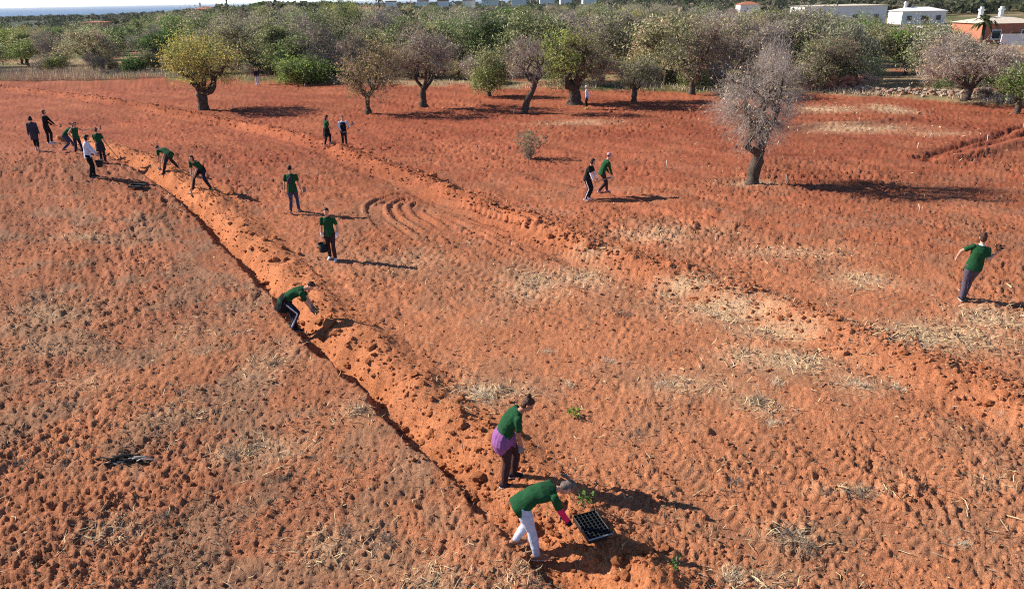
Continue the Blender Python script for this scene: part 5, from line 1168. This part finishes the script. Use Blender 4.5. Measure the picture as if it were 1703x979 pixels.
for i in range(9):
    px = 655 + 42 * i + rt.uniform(-12, 12); dist = rt.uniform(420, 640); d_ = ray(px, 10); x = d_[0] / d_[1] * dist; z = float(macro(x, dist)); hz_ = float(np.clip(CAM_H - z - .6, 4, 10))
    t = empty('far_house', (x, dist, z)); tag(t, f"tiny white house of the distant town on the skyline, {['leftmost', 'second', 'third', 'fourth', 'fifth', 'sixth', 'seventh', 'eighth', 'rightmost'][i]} from the left".replace('leftmost from the left', 'leftmost').replace('rightmost from the left', 'rightmost'), 'house', 'white houses of the distant town'); ww = rt.uniform(6, 11)
    bm_obj('wall', lambda bm: box(bm, (0, 0, hz_ / 2), (ww, 9, hz_)), m_white, t); bm_obj('roof', lambda bm: box(bm, (0, 0, hz_ + .4), (ww + .6, 9.6, .8)), m_tile, t)
# palms
def palm(label, px, top, dist, h, seed):
    d_ = ray(px, top); x = d_[0] / d_[1] * dist; z = float(macro(x, dist)); r_ = np.random.default_rng(seed); t = empty('palm_tree', (x, dist, z)); tag(t, label, 'palm')
    tube_obj('trunk', np.array([[0, 0, -.2], [.1, 0, h * .5], [0, 0, h]]), [.3, .22, .2], m_bark, t, 8)
    parts = []
    for k in range(38):
        a = r_.random() * 6.283; e = r_.uniform(-.5, 1.2); L = r_.uniform(1.5, 2.2); d0 = np.array([math.cos(a) * math.cos(e), math.sin(a) * math.cos(e), math.sin(e)])
        p0 = np.array([0, 0, h]); p1 = p0 + d0 * L * .55; p2 = p1 + (d0 * .6 + np.array([0, 0, -.55])) * L * .55; sd_ = _n(np.cross(d0, [0, 0, 1.0])) * .22
        o = len(parts) * 6; parts.append((np.array([p0 - sd_ * .3, p0 + sd_ * .3, p1 - sd_, p1 + sd_, p2 - sd_ * .2, p2 + sd_ * .2]), np.array([[0, 1, 3, 2], [2, 3, 5, 4]])))
    V, Q = join(parts); me = np_mesh('fronds', V, [Q], False); set_col(me, 'tint', np.tile(np.array([.09, .11, .04]), (len(V), 1))); link('fronds', me, m_leaf, t)
palm('palm tree standing above the wooded hill at the left', 376, 2, 250, 8.6, 1)
palm('palm tree rising over the grove left of centre', 630, 6, 200, 8.2, 2)
palm('short palm in front of the terracotta house', 1640, 30, 96, 4.2, 3)
b = G(684, 60); o = tube_obj('utility_pole', np.array([[0, 0, 0], [0, 0, 5], [0, 0, 11.0]]), [.14, .12, .10], m_wood, None, 6); o.location = (ray(684, 20)[0] / ray(684, 20)[1] * 260, 260, float(macro(18, 260)) - .2); tag(o, 'thin utility pole above the grove near the picture centre', 'pole')
# rubble walls at the right far edge: heaped stones
m_redst = mat('red_stone', (.36, .17, .11), .95, .3, 5, .5, 30); m_palest = mat('pale_stone', (.34, .26, .20), .95, .25, 5, .5, 30)
SM = []
for i in range(6):
    bm = bmesh.new(); bmesh.ops.create_icosphere(bm, subdivisions=1, radius=1); r_ = np.random.default_rng(60 + i)
    for v in bm.verts: v.co = Vector((v.co.x * 1.2, v.co.y, v.co.z * .75)) * r_.uniform(.78, 1.15)
    for mm in (m_redst, m_palest):
        me = bpy.data.meshes.new('stone'); bm.to_mesh(me); me.materials.append(mm); SM.append(me)
    bm.free()
def rubble(label, x0, x1, base0, base1, ht, n, pale, seed, size):
    r_ = np.random.default_rng(seed); a_ = G(x0, base0); b_ = G(x1, base1); t = empty('rubble_wall', tuple((a_ + b_) / 2)); tag(t, label, 'wall'); c_ = (a_ + b_) / 2
    for i in range(n):
        f_ = r_.random(); p = a_ + (b_ - a_) * f_; lv = r_.random() ** 1.5; off = r_.normal(0, (.9 if pale else .35) * (1.2 - lv)); s = size * r_.uniform(.6, 1.3)
        o = link('stone', SM[2 * r_.integers(0, 6) + (1 if pale and r_.random() < .8 else 0)], None, t); zz = soil_z(p[0], p[1] + off)
        o.location = (p[0] - c_[0], p[1] + off - c_[1], zz - c_[2] + lv * ht + s * .3); o.scale = (s,) * 3; o.rotation_euler = (r_.uniform(-.4, .4), r_.uniform(-.4, .4), r_.uniform(0, 6.28))
rubble('red rubble stone wall behind the field under the silvery olive', 1336, 1432, 153, 153, 1.0, 150, False, 1, .26)
rubble('pale stone rubble bank along the far right field edge', 1425, 1600, 156, 164, .30, 190, True, 2, .17)
rubble('red and pale stone heap between the split almond and the young olive', 1612, 1668, 166, 170, .6, 60, True, 3, .28)

# look-alikes that share a description are told apart by their order in the photograph
same = {}
for o in bpy.data.objects:
    if 'px' in o.keys(): same.setdefault(o['label'], []).append(o)
ORD = {2: ('left', 'right'), 3: ('left', 'middle', 'right'), 4: ('first', 'second', 'third', 'fourth')}; NW = {2: 'two', 3: 'three', 4: 'four'}
for lab, os_ in same.items():
    os_.sort(key=lambda q: q['px'])
    if len(os_) in ORD:
        for w_, o in zip(ORD[len(os_)], os_): o['label'] = f"{lab}, {w_}{'most' if len(os_) < 4 and w_ != 'middle' else ''} of {NW[len(os_)]}" + (' from the left' if len(os_) == 4 else '')
for o in bpy.data.objects:
    if 'px' in o.keys(): del o['px']

# ================================================================== HAZE
bm = bmesh.new(); bmesh.ops.create_cube(bm, size=1)
me = bpy.data.meshes.new('haze'); bm.to_mesh(me); bm.free()
hz = link('haze', me); hz.scale = (90000, 48000, 62); hz.location = (-8000, 23000, -46 + 31)
m = bpy.data.materials.new('haze_air'); m.use_nodes = True; nt = m.node_tree; nt.nodes.clear()
vo = nt.nodes.new('ShaderNodeVolumePrincipled'); vo.inputs['Color'].default_value = (.80, .88, 1.0, 1); vo.inputs['Density'].default_value = .00004
mo = nt.nodes.new('ShaderNodeOutputMaterial'); nt.links.new(vo.outputs[0], mo.inputs['Volume'])
me.materials.append(m); tag(hz, 'thin pale sea haze', 'haze', kind='stuff')
